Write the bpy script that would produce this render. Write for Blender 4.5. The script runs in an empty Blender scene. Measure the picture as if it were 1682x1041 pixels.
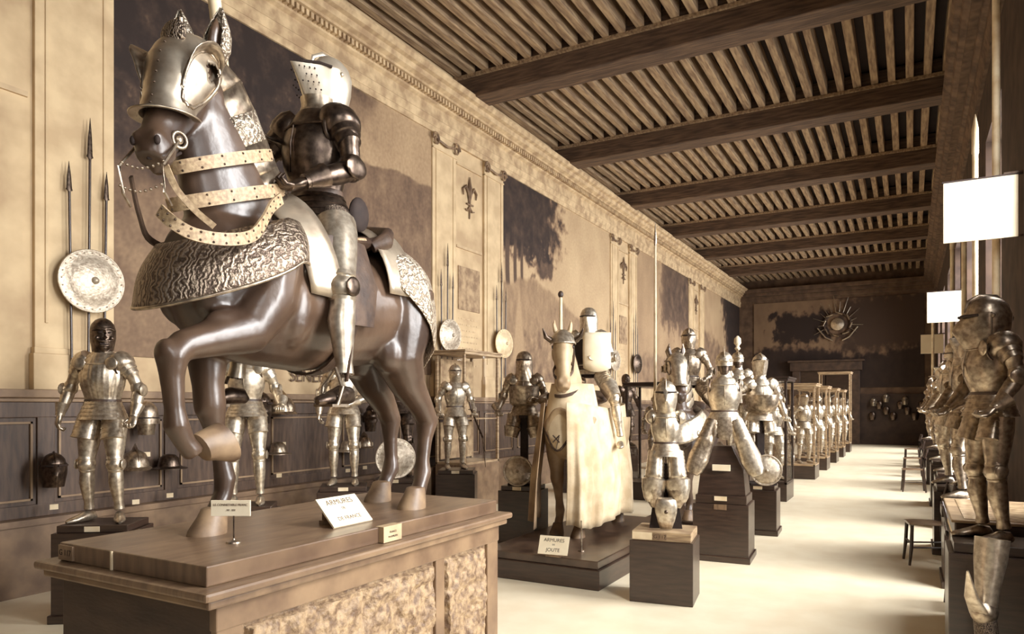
import bpy, bmesh, math, random
from math import sin, cos, pi, radians as R
from mathutils import Vector as V, Matrix, noise

SC = bpy.context.scene
COL = SC.collection
random.seed(7)

# ---------------------------------------------------------------- camera model
F = 1167.0; TH = R(29.27); CS, SN = cos(TH), sin(TH); EYE = 1.8; HZ = 665.0; CX = 841.0
def onX(px, py, X):
    a = (px - CX) / F
    Y = X * (CS + a * SN) / (a * CS - SN)
    d = -X * SN + Y * CS
    return V((X, Y, EYE + (HZ - py) * d / F))
def YW(px, X=-7.4):
    return onX(px, 0, X).y

# ---------------------------------------------------------------- tones (sepia pigments)
PTS = [(0, (40, 27, 22)), (.15, (67, 50, 40)), (.35, (113, 89, 69)), (.55, (162, 135, 104)), (.75, (212, 187, 148)), (1, (250, 237, 208))]
def lin(c):
    c /= 255.0
    return c / 12.92 if c <= .04045 else ((c + .055) / 1.055) ** 2.4
def C(L):
    L = max(0, min(1, L))
    for (a, ca), (b, cb) in zip(PTS, PTS[1:]):
        if L <= b:
            t = (L - a) / (b - a)
            return tuple(lin(ca[i] + (cb[i] - ca[i]) * t) for i in range(3)) + (1,)
    return C(1)

MATS = {}
def mat(name, L, L2=None, scale=6, rough=.6, metal=0, bump=0, bscale=40, stretch=(1, 1, 1), detail=4, spec=.5, kind='noise', contrast=(.35, .65)):
    if name in MATS: return MATS[name]
    m = bpy.data.materials.new(name); m.use_nodes = True
    nt = m.node_tree; N = nt.nodes; LK = nt.links
    b = N['Principled BSDF']
    b.inputs['Roughness'].default_value = rough; b.inputs['Metallic'].default_value = metal
    b.inputs['Specular IOR Level'].default_value = spec
    CC = (lambda q: tuple(.38 * sum(C(q)[:3]) / 3 + .62 * c for c in C(q)[:3]) + (1,)) if metal > .5 else C
    tc = N.new('ShaderNodeTexCoord'); mp = N.new('ShaderNodeMapping'); mp.inputs['Scale'].default_value = stretch
    LK.new(tc.outputs['Object'], mp.inputs['Vector'])
    if L2 is None:
        b.inputs['Base Color'].default_value = CC(L)
    else:
        if kind == 'voronoi':
            n = N.new('ShaderNodeTexVoronoi'); n.inputs['Scale'].default_value = scale; out = n.outputs['Distance']
        elif kind == 'wave':
            n = N.new('ShaderNodeTexWave'); n.inputs['Scale'].default_value = scale; n.inputs['Distortion'].default_value = 12
            n.inputs['Detail'].default_value = 3; n.inputs['Detail Scale'].default_value = 1.5; out = n.outputs['Fac']
        else:
            n = N.new('ShaderNodeTexNoise'); n.inputs['Scale'].default_value = scale; n.inputs['Detail'].default_value = detail; out = n.outputs['Fac']
        LK.new(mp.outputs[0], n.inputs['Vector'])
        cr = N.new('ShaderNodeValToRGB'); cr.color_ramp.elements[0].color = CC(L); cr.color_ramp.elements[1].color = CC(L2)
        cr.color_ramp.elements[0].position = contrast[0]; cr.color_ramp.elements[1].position = contrast[1]
        LK.new(out, cr.inputs[0]); LK.new(cr.outputs[0], b.inputs['Base Color'])
    if bump:
        if kind == 'wave':
            n2 = N.new('ShaderNodeTexWave'); n2.inputs['Scale'].default_value = bscale; n2.inputs['Distortion'].default_value = 12
            n2.inputs['Detail'].default_value = 3; n2.inputs['Detail Scale'].default_value = 1.5
        else:
            n2 = N.new('ShaderNodeTexNoise'); n2.inputs['Scale'].default_value = bscale; n2.inputs['Detail'].default_value = 5
        bp = N.new('ShaderNodeBump'); bp.inputs['Strength'].default_value = bump; bp.inputs['Distance'].default_value = .02
        LK.new(mp.outputs[0], n2.inputs['Vector']); LK.new(n2.outputs['Fac'], bp.inputs['Height']); LK.new(bp.outputs[0], b.inputs['Normal'])
    MATS[name] = m
    return m

STEEL = mat('steel', .50, .74, 30, .34, .88, .10, 14)
STEEL_BRIGHT = mat('bright_steel', .68, .90, 30, .35, .85, .06, 12)
STEEL_DARK = mat('dark_steel', .22, .40, 30, .33, .92, .12, 14)
STEEL_FLUTED = mat('fluted_steel', .62, .84, 30, .34, .85, .06, 20)
ENGRAVED = mat('engraved_steel', .36, .60, 16, .42, .8, .3, 16, kind='wave', contrast=(.1, .9))
ENGRAVED_PALE = mat('engraved_pale_steel', .55, .85, 17, .42, .7, .45, 17, kind='wave', contrast=(.1, .9))
HORSE = mat('horse_coat', .09, .28, 3, .33, 0, .15, 12, spec=.8)
HORSE_PALE = mat('pale_horse_coat', .5, .72, 4, .45, 0, .1, 12)
HOOF = mat('hoof_horn', .30, .52, 8, .45)
BLACK = mat('black_cloth', .0, .06, 20, .8)
MAIL = mat('mail', .10, .5, 160, .45, .7, .6, 160, contrast=(.4, .6))
LEATHER = mat('leather', .10, .25, 14, .5, 0, .2, 30)
STRAPM = mat('pale_tooled_leather', .52, .70, 60, .5, 0, .1, 80)
WOOD_DARK = mat('dark_wood', .06, .16, 4, .30, 0, .05, 18, (1, 1, 8), spec=.7)
WOOD_MID = mat('polished_oak', .34, .48, 5, .34, 0, .05, 22, (6, 1, 1), spec=.6)
WOOD_LIGHT = mat('pale_wood', .46, .66, 5, .45, 0, .05, 22, (1, 1, 8))
WOOD_WAIN = mat('wainscot_wood', .16, .27, 4, .5, 0, .06, 22, (6, 6, 1))
BEAMW = mat('beam_wood', .16, .34, 4, .7, 0, .3, 14, (.6, 6, 6))
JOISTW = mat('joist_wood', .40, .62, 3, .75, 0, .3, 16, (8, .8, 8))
BOARD_SHADED = mat('ceiling_board_shaded', .0, .03, 4, .9)  # deep shade between the joists is put into this near-black board colour
RELIEF = mat('carved_relief_panel', .36, .60, 26, .55, 0, 1.0, 30, contrast=(.36, .62))
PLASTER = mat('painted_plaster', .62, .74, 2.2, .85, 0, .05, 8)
PLASTER2 = mat('stone_trim', .66, .76, 3, .85, 0, .04, 10)
CORNICE = mat('cornice_stone', .56, .74, 5, .85, 0, .08, 16)
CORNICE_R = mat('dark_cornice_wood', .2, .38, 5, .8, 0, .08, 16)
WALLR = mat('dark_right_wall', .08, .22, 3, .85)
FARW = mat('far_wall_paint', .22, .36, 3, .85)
FLOORM = mat('pale_floor', .95, 1.0, 3, .42, 0, .02, 30)
PAPER = mat('card', .93, .98, 8, .7)
PAPER2 = mat('tag_card', .8, .92, 8, .7)
INK = mat('ink', .05, None, rough=.8)
FADED = mat('faded_ink', .28, None, rough=.8)
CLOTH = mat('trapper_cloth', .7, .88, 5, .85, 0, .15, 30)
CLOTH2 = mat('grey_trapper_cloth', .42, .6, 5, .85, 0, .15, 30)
POLE_PALE = mat('painted_lance_wood', .75, .92, 6, .6)
TENT = mat('wood_frame_black', .03, .1, 6, .4)

def glass_mat():
    m = bpy.data.materials.new('glass'); m.use_nodes = True; nt = m.node_tree; nt.nodes.clear()
    o = nt.nodes.new('ShaderNodeOutputMaterial'); mx = nt.nodes.new('ShaderNodeMixShader'); t = nt.nodes.new('ShaderNodeBsdfTransparent')
    g = nt.nodes.new('ShaderNodeBsdfGlossy'); g.inputs['Roughness'].default_value = .03; mx.inputs[0].default_value = .06
    nt.links.new(t.outputs[0], mx.inputs[1]); nt.links.new(g.outputs[0], mx.inputs[2]); nt.links.new(mx.outputs[0], o.inputs[0])
    return m
GLASS = glass_mat()

def paint_mat():
    m = bpy.data.materials.new('mural_paint'); m.use_nodes = True; nt = m.node_tree; b = nt.nodes['Principled BSDF']
    b.inputs['Roughness'].default_value = .8
    a = nt.nodes.new('ShaderNodeAttribute'); a.attribute_name = 'Col'; nt.links.new(a.outputs['Color'], b.inputs['Base Color'])
    return m
PAINT = paint_mat()

# ---------------------------------------------------------------- object helpers
def tag(o, label=None, cat=None, group=None, kind=None):
    if label: o['label'] = label
    if cat: o['category'] = cat
    if group: o['group'] = group
    if kind: o['kind'] = kind
    return o
def thing(name, label, cat, loc=(0, 0, 0), rz=0, group=None, s=1):
    o = bpy.data.objects.new(name, None); COL.objects.link(o); o.empty_display_size = .1
    o.location = loc; o.rotation_euler = (0, 0, rz); o.scale = (s, s, s)
    return tag(o, label, cat, group)
class MB:
    def __init__(s): s.v = []; s.f = []
    def box(s, a, b, M=None):
        x0, y0, z0 = a; x1, y1, z1 = b; n = len(s.v)
        P = [V((x, y, z)) for z in (z0, z1) for y in (y0, y1) for x in (x0, x1)]
        if M: P = [M @ p for p in P]
        s.v += P
        s.f += [tuple(n + i for i in q) for q in ((0, 2, 3, 1), (4, 5, 7, 6), (0, 1, 5, 4), (2, 6, 7, 3), (0, 4, 6, 2), (1, 3, 7, 5))]
        return s
    def rings(s, rs, closed=True, cap=True):
        n = len(s.v); k = len(rs[0])
        for r in rs: s.v += [V(p) for p in r]
        for i in range(len(rs) - 1):
            for j in range(k if closed else k - 1):
                a = n + i * k + j; b = n + i * k + (j + 1) % k
                s.f.append((a, b, b + k, a + k))
        if cap and closed:
            s.f.append(tuple(reversed(range(n, n + k)))); s.f.append(tuple(range(n + (len(rs) - 1) * k, n + len(rs) * k)))
        return s
    def tube(s, path, rad, n=12, up=(0, 0, 1), cap=True):
        path = [V(p) for p in path]; rs = []; up = V(up)
        for i, p in enumerate(path):
            t = (path[min(i + 1, len(path) - 1)] - path[max(i - 1, 0)])
            if t.length < 1e-6: t = V((0, 0, 1))
            t.normalize(); r = t.cross(up)
            if r.length < .05: r = t.cross(V((0, 1, 0))); 
            r.normalize(); u = r.cross(t).normalized()
            q = rad[i] if isinstance(rad, (list, tuple)) else rad
            rx, ry = q if isinstance(q, (list, tuple)) else (q, q)
            rs.append([p + r * (rx * cos(2 * pi * j / n)) + u * (ry * sin(2 * pi * j / n)) for j in range(n)])
        return s.rings(rs, True, cap)
    def limb(s, a, b, prof, n=14, up=(0, -1, 0)):
        a, b = V(a), V(b); d = b - a; L = d.length; t = d.normalized(); r = t.cross(V(up))
        if r.length < .05: r = t.cross(V((1, 0, 0)))
        r.normalize(); u = r.cross(t).normalized(); rs = []
        for q in prof:
            tt, rx = q[0], q[1]; ry = q[2] if len(q) > 2 else rx; off = q[3] if len(q) > 3 else 0
            p = a + d * tt - u * off
            rs.append([p + r * (rx * cos(2 * pi * j / n)) + u * (ry * sin(2 * pi * j / n)) for j in range(n)])
        return s.rings(rs)
    def ell(s, c, r, n=14, m=9, M=None):
        c = V(c); rs = []
        for i in range(m + 1):
            a = -pi / 2 + pi * i / m; rr = max(cos(a), .02)
            ring = [V((r[0] * rr * cos(2 * pi * j / n), r[1] * rr * sin(2 * pi * j / n), r[2] * sin(a))) for j in range(n)]
            if M: ring = [M @ p for p in ring]
            rs.append([c + p for p in ring])
        return s.rings(rs)
    def lathe(s, prof, c=(0, 0, 0), n=24, M=None):
        c = V(c); rs = []
        for r, z in prof:
            ring = [V((r * cos(2 * pi * j / n), r * sin(2 * pi * j / n), z)) for j in range(n)]
            if M: ring = [M @ p for p in ring]
            rs.append([c + p for p in ring])
        return s.rings(rs)
    def lev(s, L, c=(0, 0, 0), n=28, yaw=0, flute=0, nf=18, tilt=0):
        """stacked horizontal rings: (z, rx, front, back, sharp, yoffset); the front is -Y"""
        c = V(c); rs = []
        M = Matrix.Rotation(yaw, 3, 'Z') @ Matrix.Rotation(tilt, 3, 'X')
        for q in L:
            z, rx, rf, rb = q[:4]; sh = q[4] if len(q) > 4 else 0; yo = q[5] if len(q) > 5 else 0
            ring = []
            for j in range(n):
                a = 2 * pi * j / n; ca, sa = cos(a), sin(a); k = 1 + flute * cos(nf * a)
                x = rx * sa * (1 - sh * max(0, ca) ** 1.5) * k
                y = -(rf if ca > 0 else rb) * ca * k + yo
                ring.append(c + M @ V((x, y, z)))
            rs.append(ring)
        return s.rings(rs)
    def build(s, name, m, parent=None, smooth=True, bevel=0, solid=0, label=None, subdiv=0):
        me = bpy.data.meshes.new(name); me.from_pydata([tuple(p) for p in s.v], [], s.f); me.materials.append(m)
        bm = bmesh.new(); bm.from_mesh(me)
        if not solid: bmesh.ops.recalc_face_normals(bm, faces=bm.faces)
        bm.to_mesh(me); bm.free()
        o = bpy.data.objects.new(name, me); COL.objects.link(o)
        if parent: o.parent = parent
        if smooth:
            me.polygons.foreach_set('use_smooth', [True] * len(me.polygons))
            try: me.set_sharp_from_angle(angle=R(48))
            except Exception: pass
        if solid:
            md = o.modifiers.new('thick', 'SOLIDIFY'); md.thickness = solid; md.offset = 0
        if subdiv:
            md = o.modifiers.new('sub', 'SUBSURF'); md.levels = md.render_levels = subdiv
        if bevel:
            md = o.modifiers.new('bev', 'BEVEL'); md.width = bevel; md.segments = 2; md.limit_method = 'ANGLE'
        if label: o['label'] = label
        return o

def text(s, size, m, parent, M, name='lettering', depth=.001, align='CENTER', sx=1):
    cu = bpy.data.curves.new(name, 'FONT'); cu.body = s; cu.size = size; cu.align_x = align; cu.align_y = 'CENTER'; cu.extrude = depth; cu.space_line = 1.0
    t = bpy.data.objects.new(name, cu); COL.objects.link(t)
    dg = bpy.context.evaluated_depsgraph_get(); me = bpy.data.meshes.new_from_object(t.evaluated_get(dg)); bpy.data.objects.remove(t)
    me.transform(Matrix.Scale(sx, 4, (1, 0, 0))); me.transform(M); me.materials.clear(); me.materials.append(m)
    o = bpy.data.objects.new(name, me); COL.objects.link(o)
    if parent: o.parent = parent
    return o
def frameM(p, xdir, zdir):
    """text frame: x along xdir, normal along zdir"""
    x = V(xdir).normalized(); z = V(zdir).normalized(); y = z.cross(x).normalized(); x = y.cross(z)
    M = Matrix((x, y, z)).transposed().to_4x4(); M.translation = V(p); return M

def struct(name, mb, m, smooth=False, bevel=0, parent=None):
    o = mb.build(name, m, parent, smooth, bevel)
    if not parent: o['kind'] = 'structure'
    return o
NT = [0]
def trim(mb, m, bevel=0, smooth=False):
    NT[0] += 1
    return struct('trim_%d' % NT[0], mb, m, smooth, bevel)

# ================================================================ SETTING
XL, XR, Y0, Y1, ZC = -7.4, .98, -6.0, 36.3, 8.16
struct('floor', MB().box((XL - .2, Y0 - .2, -.1), (2.6, Y1 + .2, 0)), FLOORM)
struct('wall_left', MB().box((XL - .25, Y0, 0), (XL, Y1, ZC)), PLASTER)
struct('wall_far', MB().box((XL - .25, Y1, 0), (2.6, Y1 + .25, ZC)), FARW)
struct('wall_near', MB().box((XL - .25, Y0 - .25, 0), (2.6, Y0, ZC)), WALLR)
# right wall with deep window bays
WIN = [-.74 + 4.12 * i for i in range(9)]
WW, WZ0, WZ1, WT = 2.1, .55, 5.7, 1.15
w = MB(); edges = [Y0]
for y in WIN: edges += [y - WW / 2, y + WW / 2]
edges.append(Y1)
for i in range(0, len(edges), 2): w.box((XR, edges[i], 0), (XR + WT, edges[i + 1], ZC))
for y in WIN:
    w.box((XR, y - WW / 2, WZ1), (XR + WT, y + WW / 2, ZC)); w.box((XR, y - WW / 2, 0), (XR + WT, y + WW / 2, WZ0))
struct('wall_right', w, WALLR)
for i, y in enumerate(WIN):
    f = MB(); xg = XR + WT - .12
    f.box((xg, y - WW / 2, WZ0), (xg + .07, y - WW / 2 + .07, WZ1)); f.box((xg, y + WW / 2 - .07, WZ0), (xg + .07, y + WW / 2, WZ1))
    f.box((xg, y - .04, WZ0), (xg + .07, y + .04, WZ1))
    for k in range(6):
        z = WZ0 + (WZ1 - WZ0 - .07) * k / 5; f.box((xg, y - WW / 2, z), (xg + .07, y + WW / 2, z + .06))
    wf = struct('window_%d' % (i + 1), f, WOOD_LIGHT)
    g = MB().box((xg + .03, y - WW / 2, WZ0), (xg + .036, y + WW / 2, WZ1)); g.build('pane', GLASS, wf, False)
    L = bpy.data.lights.new('window_daylight', 'AREA'); L.shape = 'RECTANGLE'; L.size = WZ1 - WZ0 - .2; L.size_y = WW - .15; L.energy = 470 if i else 130; L.color = (1, 1, 1); L.spread = R(150)
    lo = bpy.data.objects.new('window_daylight', L); COL.objects.link(lo); lo.location = (xg + .35, y, (WZ0 + WZ1) / 2 + .2); lo.rotation_euler = (0, R(68), 0)

# ceiling: boards, beams, joists
ceil = struct('ceiling', MB().box((XL - .25, Y0 - .25, ZC), (2.6, Y1 + .25, ZC + .2)), BOARD_SHADED)
BZ = 7.44; BW = .5
beams = [11.5 + 4.12 * k for k in range(-4, 6)]
for yb in beams:
    trim(MB().box((XL, yb - BW, BZ), (XR, yb, ZC - .02)), BEAMW, .02)
    trim(MB().box((XL, yb - BW - .05, 7.80), (XR, yb - BW, 7.86)).box((XL, yb, 7.80), (XR, yb + .05, 7.86)), JOISTW)
bays = [(beams[i] + .03, beams[i + 1] - BW - .03) for i in range(len(beams) - 1)] + [(beams[-1] + .03, Y1)]
JS = .291; JX = [XL + .12 + JS * i for i in range(29)]
rest = MB()
for bi, (a, b) in enumerate(bays):
    for i, x in enumerate(JX):
        x += random.uniform(-.012, .012); w_ = .064 + random.uniform(-.006, .008); dz = random.uniform(-.01, .01)
        near = bi in (3, 4, 5, 6) and 2 < i < 28
        mb = MB() if near else rest
        mb.box((x - w_, a, 7.86 + dz), (x + w_, b, ZC - .005))
        if near: mb.build('joist', JOISTW, ceil, False, .012)
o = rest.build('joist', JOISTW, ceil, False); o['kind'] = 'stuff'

# left cornice (profile swept along Y)
def sweepY(prof, y0, y1):
    mb = MB(); mb.rings([[V((x, y, z)) for x, z in prof] for y in (y0, y1)]); return mb
P = [(XL - .01, 6.63), (XL + .05, 6.63), (XL + .07, 6.72), (XL + .05, 6.74), (XL + .09, 6.86), (XL + .07, 6.88), (XL + .07, 7.07), (XL + .13, 7.10), (XL + .14, 7.12),
     (XL + .14, 7.21), (XL + .26, 7.21), (XL + .26, 7.25), (XL + .34, 7.28), (XL + .36, 7.36), (XL + .43, 7.38), (XL + .47, 7.44), (XL + .47, 7.47), (XL - .01, 7.47)]
trim(sweepY(P, Y0, Y1), CORNICE)
d = MB(); y = 6.0
while y < Y1: d.box((XL + .12, y, 7.125), (XL + .22, y + .05, 7.205)); y += .09
trim(d, CORNICE)
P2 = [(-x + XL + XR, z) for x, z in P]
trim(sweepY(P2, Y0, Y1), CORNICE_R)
fc = MB().box((XL, Y1 - .12, 6.9), (XR, Y1, 7.1)).box((XL, Y1 - .25, 7.1), (XR, Y1, 7.25)).box((XL, Y1 - .4, 7.25), (XR, Y1, 7.44)); trim(fc, FARW, .02)

# pilasters / piers on the left wall
piers = [(1.9, 4.5), (10.25, 12.75), (18.8, 21.0), (26.9, 29.2)]
fl = []
for a, b in piers:
    wpil = (b - a) * .30
    for y in (a, b - wpil):
        mb = MB().box((XL - .02, y, 1.95), (XL + .05, y + wpil, 6.63)).box((XL, y + .09, 2.6), (XL + .065, y + .12, 6.35)).box((XL, y + wpil - .12, 2.6), (XL + .065, y + wpil - .09, 6.35))
        mb.box((XL, y - .03, 1.95), (XL + .09, y + wpil + .03, 2.3)).box((XL, y - .015, 2.3), (XL + .075, y + wpil + .015, 2.36)).box((XL, y, 6.35), (XL + .07, y + wpil, 6.38))
        t = trim(mb, PLASTER2, .006)
        # scroll capital
        cap = MB()
        for yy in (y + .05, y + wpil - .05):
            pts = []
            for k in range(22):
                a_ = k * .42; r_ = .13 * (1 - k / 26); sg = 1 if yy > y + wpil / 2 else -1
                pts.append(V((XL + .10, yy + sg * r_ * cos(a_) * .8, 6.5 + r_ * sin(a_))))
            cap.tube(pts, .02, 6, up=(1, 0, 0))
        cap.tube([(XL + .08, y + .1, 6.52), (XL + .12, y + wpil / 2, 6.45), (XL + .08, y + wpil - .1, 6.52)], .022, 6)
        cap.build('capital', mat('capital_stone', .3, .5, 9), t)
    ym = (a + b) / 2
    # central panel mouldings
    trim(MB().box((XL, a + wpil + .05, 4.75), (XL + .03, b - wpil - .05, 4.8)).box((XL, a + wpil + .05, 6.3), (XL + .03, b - wpil - .05, 6.34)), mat('faded_line', .62, .7, 5))
    # fleur de lis
    g = MB()
    z0 = 5.75
    for sg in (-1, 1):
        g.tube([(XL + .02, ym, z0 - .1), (XL + .03, ym + sg * .05, z0 + .1), (XL + .03, ym + sg * .14, z0 + .22), (XL + .03, ym + sg * .24, z0 + .14), (XL + .03, ym + sg * .22, z0 + .03)], [.015, .02, .03, .022, .012], 6, up=(1, 0, 0))
        g.tube([(XL + .02, ym, z0 - .14), (XL + .03, ym + sg * .08, z0 - .24), (XL + .03, ym + sg * .16, z0 - .22)], [.014, .018, .01], 6, up=(1, 0, 0))
    g.tube([(XL + .02, ym, z0 - .38), (XL + .03, ym, z0), (XL + .03, ym, z0 + .2), (XL + .03, ym, z0 + .42)], [.012, .022, .045, .008], 6, up=(1, 0, 0))
    g.tube([(XL + .03, ym - .11, z0 - .11), (XL + .03, ym + .11, z0 - .11)], .018, 6)
    fl.append((g, ym))
FN = ['on the light pier at the far left edge', 'high on the pale pier behind the first knight', 'on the second pale pier beyond the jousting rider', 'on the farthest pale pier by the end wall']
for (g, ym), nme in zip(fl, FN):
    tag(g.build('fleur_de_lis', mat('fleur_paint', .3, .45, 8)), 'dark painted fleur-de-lis ' + nme, 'ornament', 'fleur-de-lis on the wall piers')

# murals ------------------------------------------------------------
def mural(y0, y1, z0, z1, fn, label, X=None, ny=260, nz=150, far=False):
    vs, fs, cols = [], [], []
    for j in range(nz + 1):
        for i in range(ny + 1):
            s_, t_ = i / ny, j / nz
            a = y0 + (y1 - y0) * s_; z = z0 + (z1 - z0) * t_
            vs.append((a, Y1 - .04, z) if far else (XL + .022, a, z)); cols.append(C(fn(s_, t_) - (.07 if far else .10)))
    for j in range(nz):
        for i in range(ny):
            q = j * (ny + 1) + i; fs.append((q, q + 1, q + ny + 2, q + ny + 1))
    k = len(vs)
    # a canvas edge with thickness
    if far: e = [(y0, Y1 - .001, z0), (y1, Y1 - .001, z0), (y1, Y1 - .001, z1), (y0, Y1 - .001, z1)]
    else: e = [(XL + .001, y0, z0), (XL + .001, y1, z0), (XL + .001, y1, z1), (XL + .001, y0, z1)]
    vs += e; cols += [C(.3)] * 4
    cn = [0, ny, nz * (ny + 1) + ny, nz * (ny + 1)]
    for a, b in ((0, 1), (1, 2), (2, 3), (3, 0)): fs.append((cn[a], k + a, k + b, cn[b]))
    fs.append((k + 3, k + 2, k + 1, k))
    me = bpy.data.meshes.new('mural'); me.from_pydata(vs, [], fs); me.materials.append(PAINT)
    at = me.color_attributes.new('Col', 'FLOAT_COLOR', 'POINT'); at.data.foreach_set('color', [c for q in cols for c in q])
    o = bpy.data.objects.new('mural', me); COL.objects.link(o); return tag(o, label, 'mural', 'landscape murals on the walls')
def nz_(x, y, s, seed=0, o=4): return noise.fractal(V((x * s, y * s, seed)), .9, 2.0, o)
def sst(a, b, x):
    t = max(0, min(1, (x - a) / (b - a))); return t * t * (3 - 2 * t)
def m1(s, t):
    # s: near -> far along the wall; t: bottom -> top
    base = .67 + .05 * nz_(s * 2, t, 3, 1)
    fol = nz_(s * 2.2, t * 1.4, 9, 5, 6)
    hill = sst(0, .012, (.84 - .07 * s + .025 * sin(s * 7)) - t + .02 * nz_(s, t, 6, 4))
    base = base * (1 - hill) + (.47 + .07 * nz_(s * 2, t, 14, 8) + .08 * nz_(s * 2, t, 2.5, 77)) * hill
    tree = sst(.66, .40, s - .35 * (t - .6) + .10 * nz_(s * 2, t, 4, 9)) * sst(.42, .62, t + .08 * nz_(s * 2, t, 5, 3))
    base = base * (1 - tree) + (.14 + .22 * fol * abs(nz_(s * 3, t * 2, 26, 31, 3)) + .10 * fol) * tree
    trunk = sst(.012, .006, abs(s - .29 - .02 * sin(t * 9))) * sst(.2, .5, t)
    low = sst(.16, .1, t + .03 * nz_(s * 2, t, 9, 2)); base = base * (1 - low) + (.5 + .05 * fol) * low
    return base - .1 * trunk + .05 * nz_(s * 3, t * 2, 40, 6)
def m2(s, t):
    base = .74 + .05 * nz_(s * 2, t, 3, 11)
    fol = nz_(s * 2.2, t * 1.4, 12, 15, 6)
    e = nz_(s * 3, t * 2, 6, 12)
    tree = sst(.50, .36, s + .10 * e) * sst(.66, .76, t + .05 * nz_(s * 3, t, 9, 13)) + sst(.40, .30, s + .16 * e) * sst(.60, .68, t + .08 * e) + .7 * sst(.1, .05, abs(s - .33) + .06 * e) * sst(.09, .05, abs(t - .63) + .05 * e)
    tree = min(1, tree)
    base = base * (1 - tree) + (.18 + .12 * fol) * tree
    for c_, w_ in ((.045, .018), (.10, .014), (.15, .012)):
        tr = sst(w_, w_ * .6, abs(s - c_ - .01 * sin(t * 8))) * sst(.25, .35, t) * sst(.75, .65, t); base = base * (1 - tr) + .32 * tr
    hill = sst(0, .03, (.50 - .16 * s + .07 * sin(s * 5)) - t + .03 * nz_(s * 2, t, 5, 14)); base = base * (1 - hill) + (.58 + .08 * nz_(s * 3, t, 9, 18)) * hill
    low = sst(.34, .22, t + .05 * nz_(s * 3, t, 6, 22)); base = base * (1 - low) + (.54 + .14 * fol) * low
    tent = sst(.07, .05, abs(s - .12) + .12 * t) * sst(.05, .12, t); base = base * (1 - tent) + .66 * tent
    return base + .03 * nz_(s * 3, t * 2, 40, 6)
def m3(s, t):
    base = .64 + .06 * nz_(s * 2, t, 3, 21)
    e = nz_(s * 3, t * 2, 6, 32)
    tree = sst(.36, .52, s + .08 * e) * sst(.45, .6, t + .12 * e); base = base * (1 - tree) + (.34 + .12 * e) * tree
    low = sst(.3, .2, t + .06 * e); base = base * (1 - low) + (.52 + .1 * e) * low
    return base + .03 * nz_(s * 3, t * 2, 40, 6)
def m4(s, t):
    base = .68 + .05 * nz_(s * 2, t, 3, 41); e = nz_(s * 3, t * 2, 6, 42)
    tree = sst(.5, .66, s + .1 * e + .25 * (t - .6)); base = base * (1 - tree) + (.12 + .08 * e) * tree
    low = sst(.4, .2, t - .3 * (1 - s) + .06 * e); base = base * (1 - low) + (.48 + .1 * e) * low
    return base
def mf(s, t):
    base = .50 + .05 * nz_(s * 3, t, 4, 51); e = nz_(s * 5, t * 2, 5, 52)
    tree = sst(.19, .14, abs(s - .30) + .07 * e) * sst(.20, .12, abs(t - .70) + .08 * e); base = base * (1 - tree) + .10 * tree
    tree = sst(.34, .2, abs(s - .80) + .10 * e) * sst(.40, .25, abs(t - .72) + .1 * e); base = base * (1 - tree) + .24 * tree
    low = sst(.46, .38, t + .06 * e - .06 * sin(s * 7)); base = base * (1 - low) + (.12 + .05 * e) * low
    return base
mural(4.5, 10.25, 2.33, 6.63, m1, 'large dark landscape mural with trees behind the first mounted knight', ny=340, nz=250)
mural(12.75, 18.8, 2.33, 6.63, m2, 'light landscape mural with a tall dark tree behind the jousting rider', ny=340, nz=250)
mural(21.0, 26.9, 2.33, 6.63, m3, 'hazy landscape mural behind the upright thin lance', ny=160, nz=120)
mural(29.2, 36.2, 2.33, 6.63, m4, 'landscape mural with a black tree in the far left corner', ny=160, nz=120)
mural(-6.7, .55, 2.6, 6.75, mf, 'dim landscape mural across the far end wall', far=True, ny=240, nz=140)
# little framed painted scenes and lettering on the piers
PN = {1: ('small brown painted scene on the pale pier above the glass cabinet', 'faded painted inscription under the small scene above the glass cabinet'),
      2: ('small brown painted scene on the second pale pier', 'faded painted inscription on the second pale pier'),
      3: ('small brown painted scene on the farthest pale pier', 'faded painted inscription on the farthest pale pier')}
for i, (a, b) in enumerate(piers):
    if not i: continue
    wpil = (b - a) * .30
    tag(MB().box((XL + .001, a + wpil + .12, 3.6), (XL + .02, b - wpil - .12, 4.42)).build('small_painting', mat('small_scene_paint', .42, .62, 7, .8), None, False, .004), PN[i][0], 'painting', 'small painted scenes on the piers')
    mb = MB(); random.seed(i)
    for k in range(9):
        yy = a + wpil + .14
        while yy < b - wpil - .2:
            l_ = random.uniform(.05, .14); mb.box((XL + .001, yy, 3.42 - k * .11), (XL + .006, min(yy + l_, b - wpil - .14), 3.445 - k * .11)); yy += l_ + .04
    tag(mb.build('painted_inscription', mat('faint_letter', .62, .7, 9), None, False), PN[i][1], 'inscription')
# band under the murals
def wall_text(s, y, z, size):
    return text(s, size, FADED, None, frameM((XL + .03, y, z), (0, 1, 0), (1, 0, 0)), 'painted_name', .002, 'LEFT')
t0 = onX(476, 617, XL + .03)
tag(wall_text('SENEF', t0.y, t0.z, .24), 'faint capital letters SENEF painted under the large dark mural', 'inscription')

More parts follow.
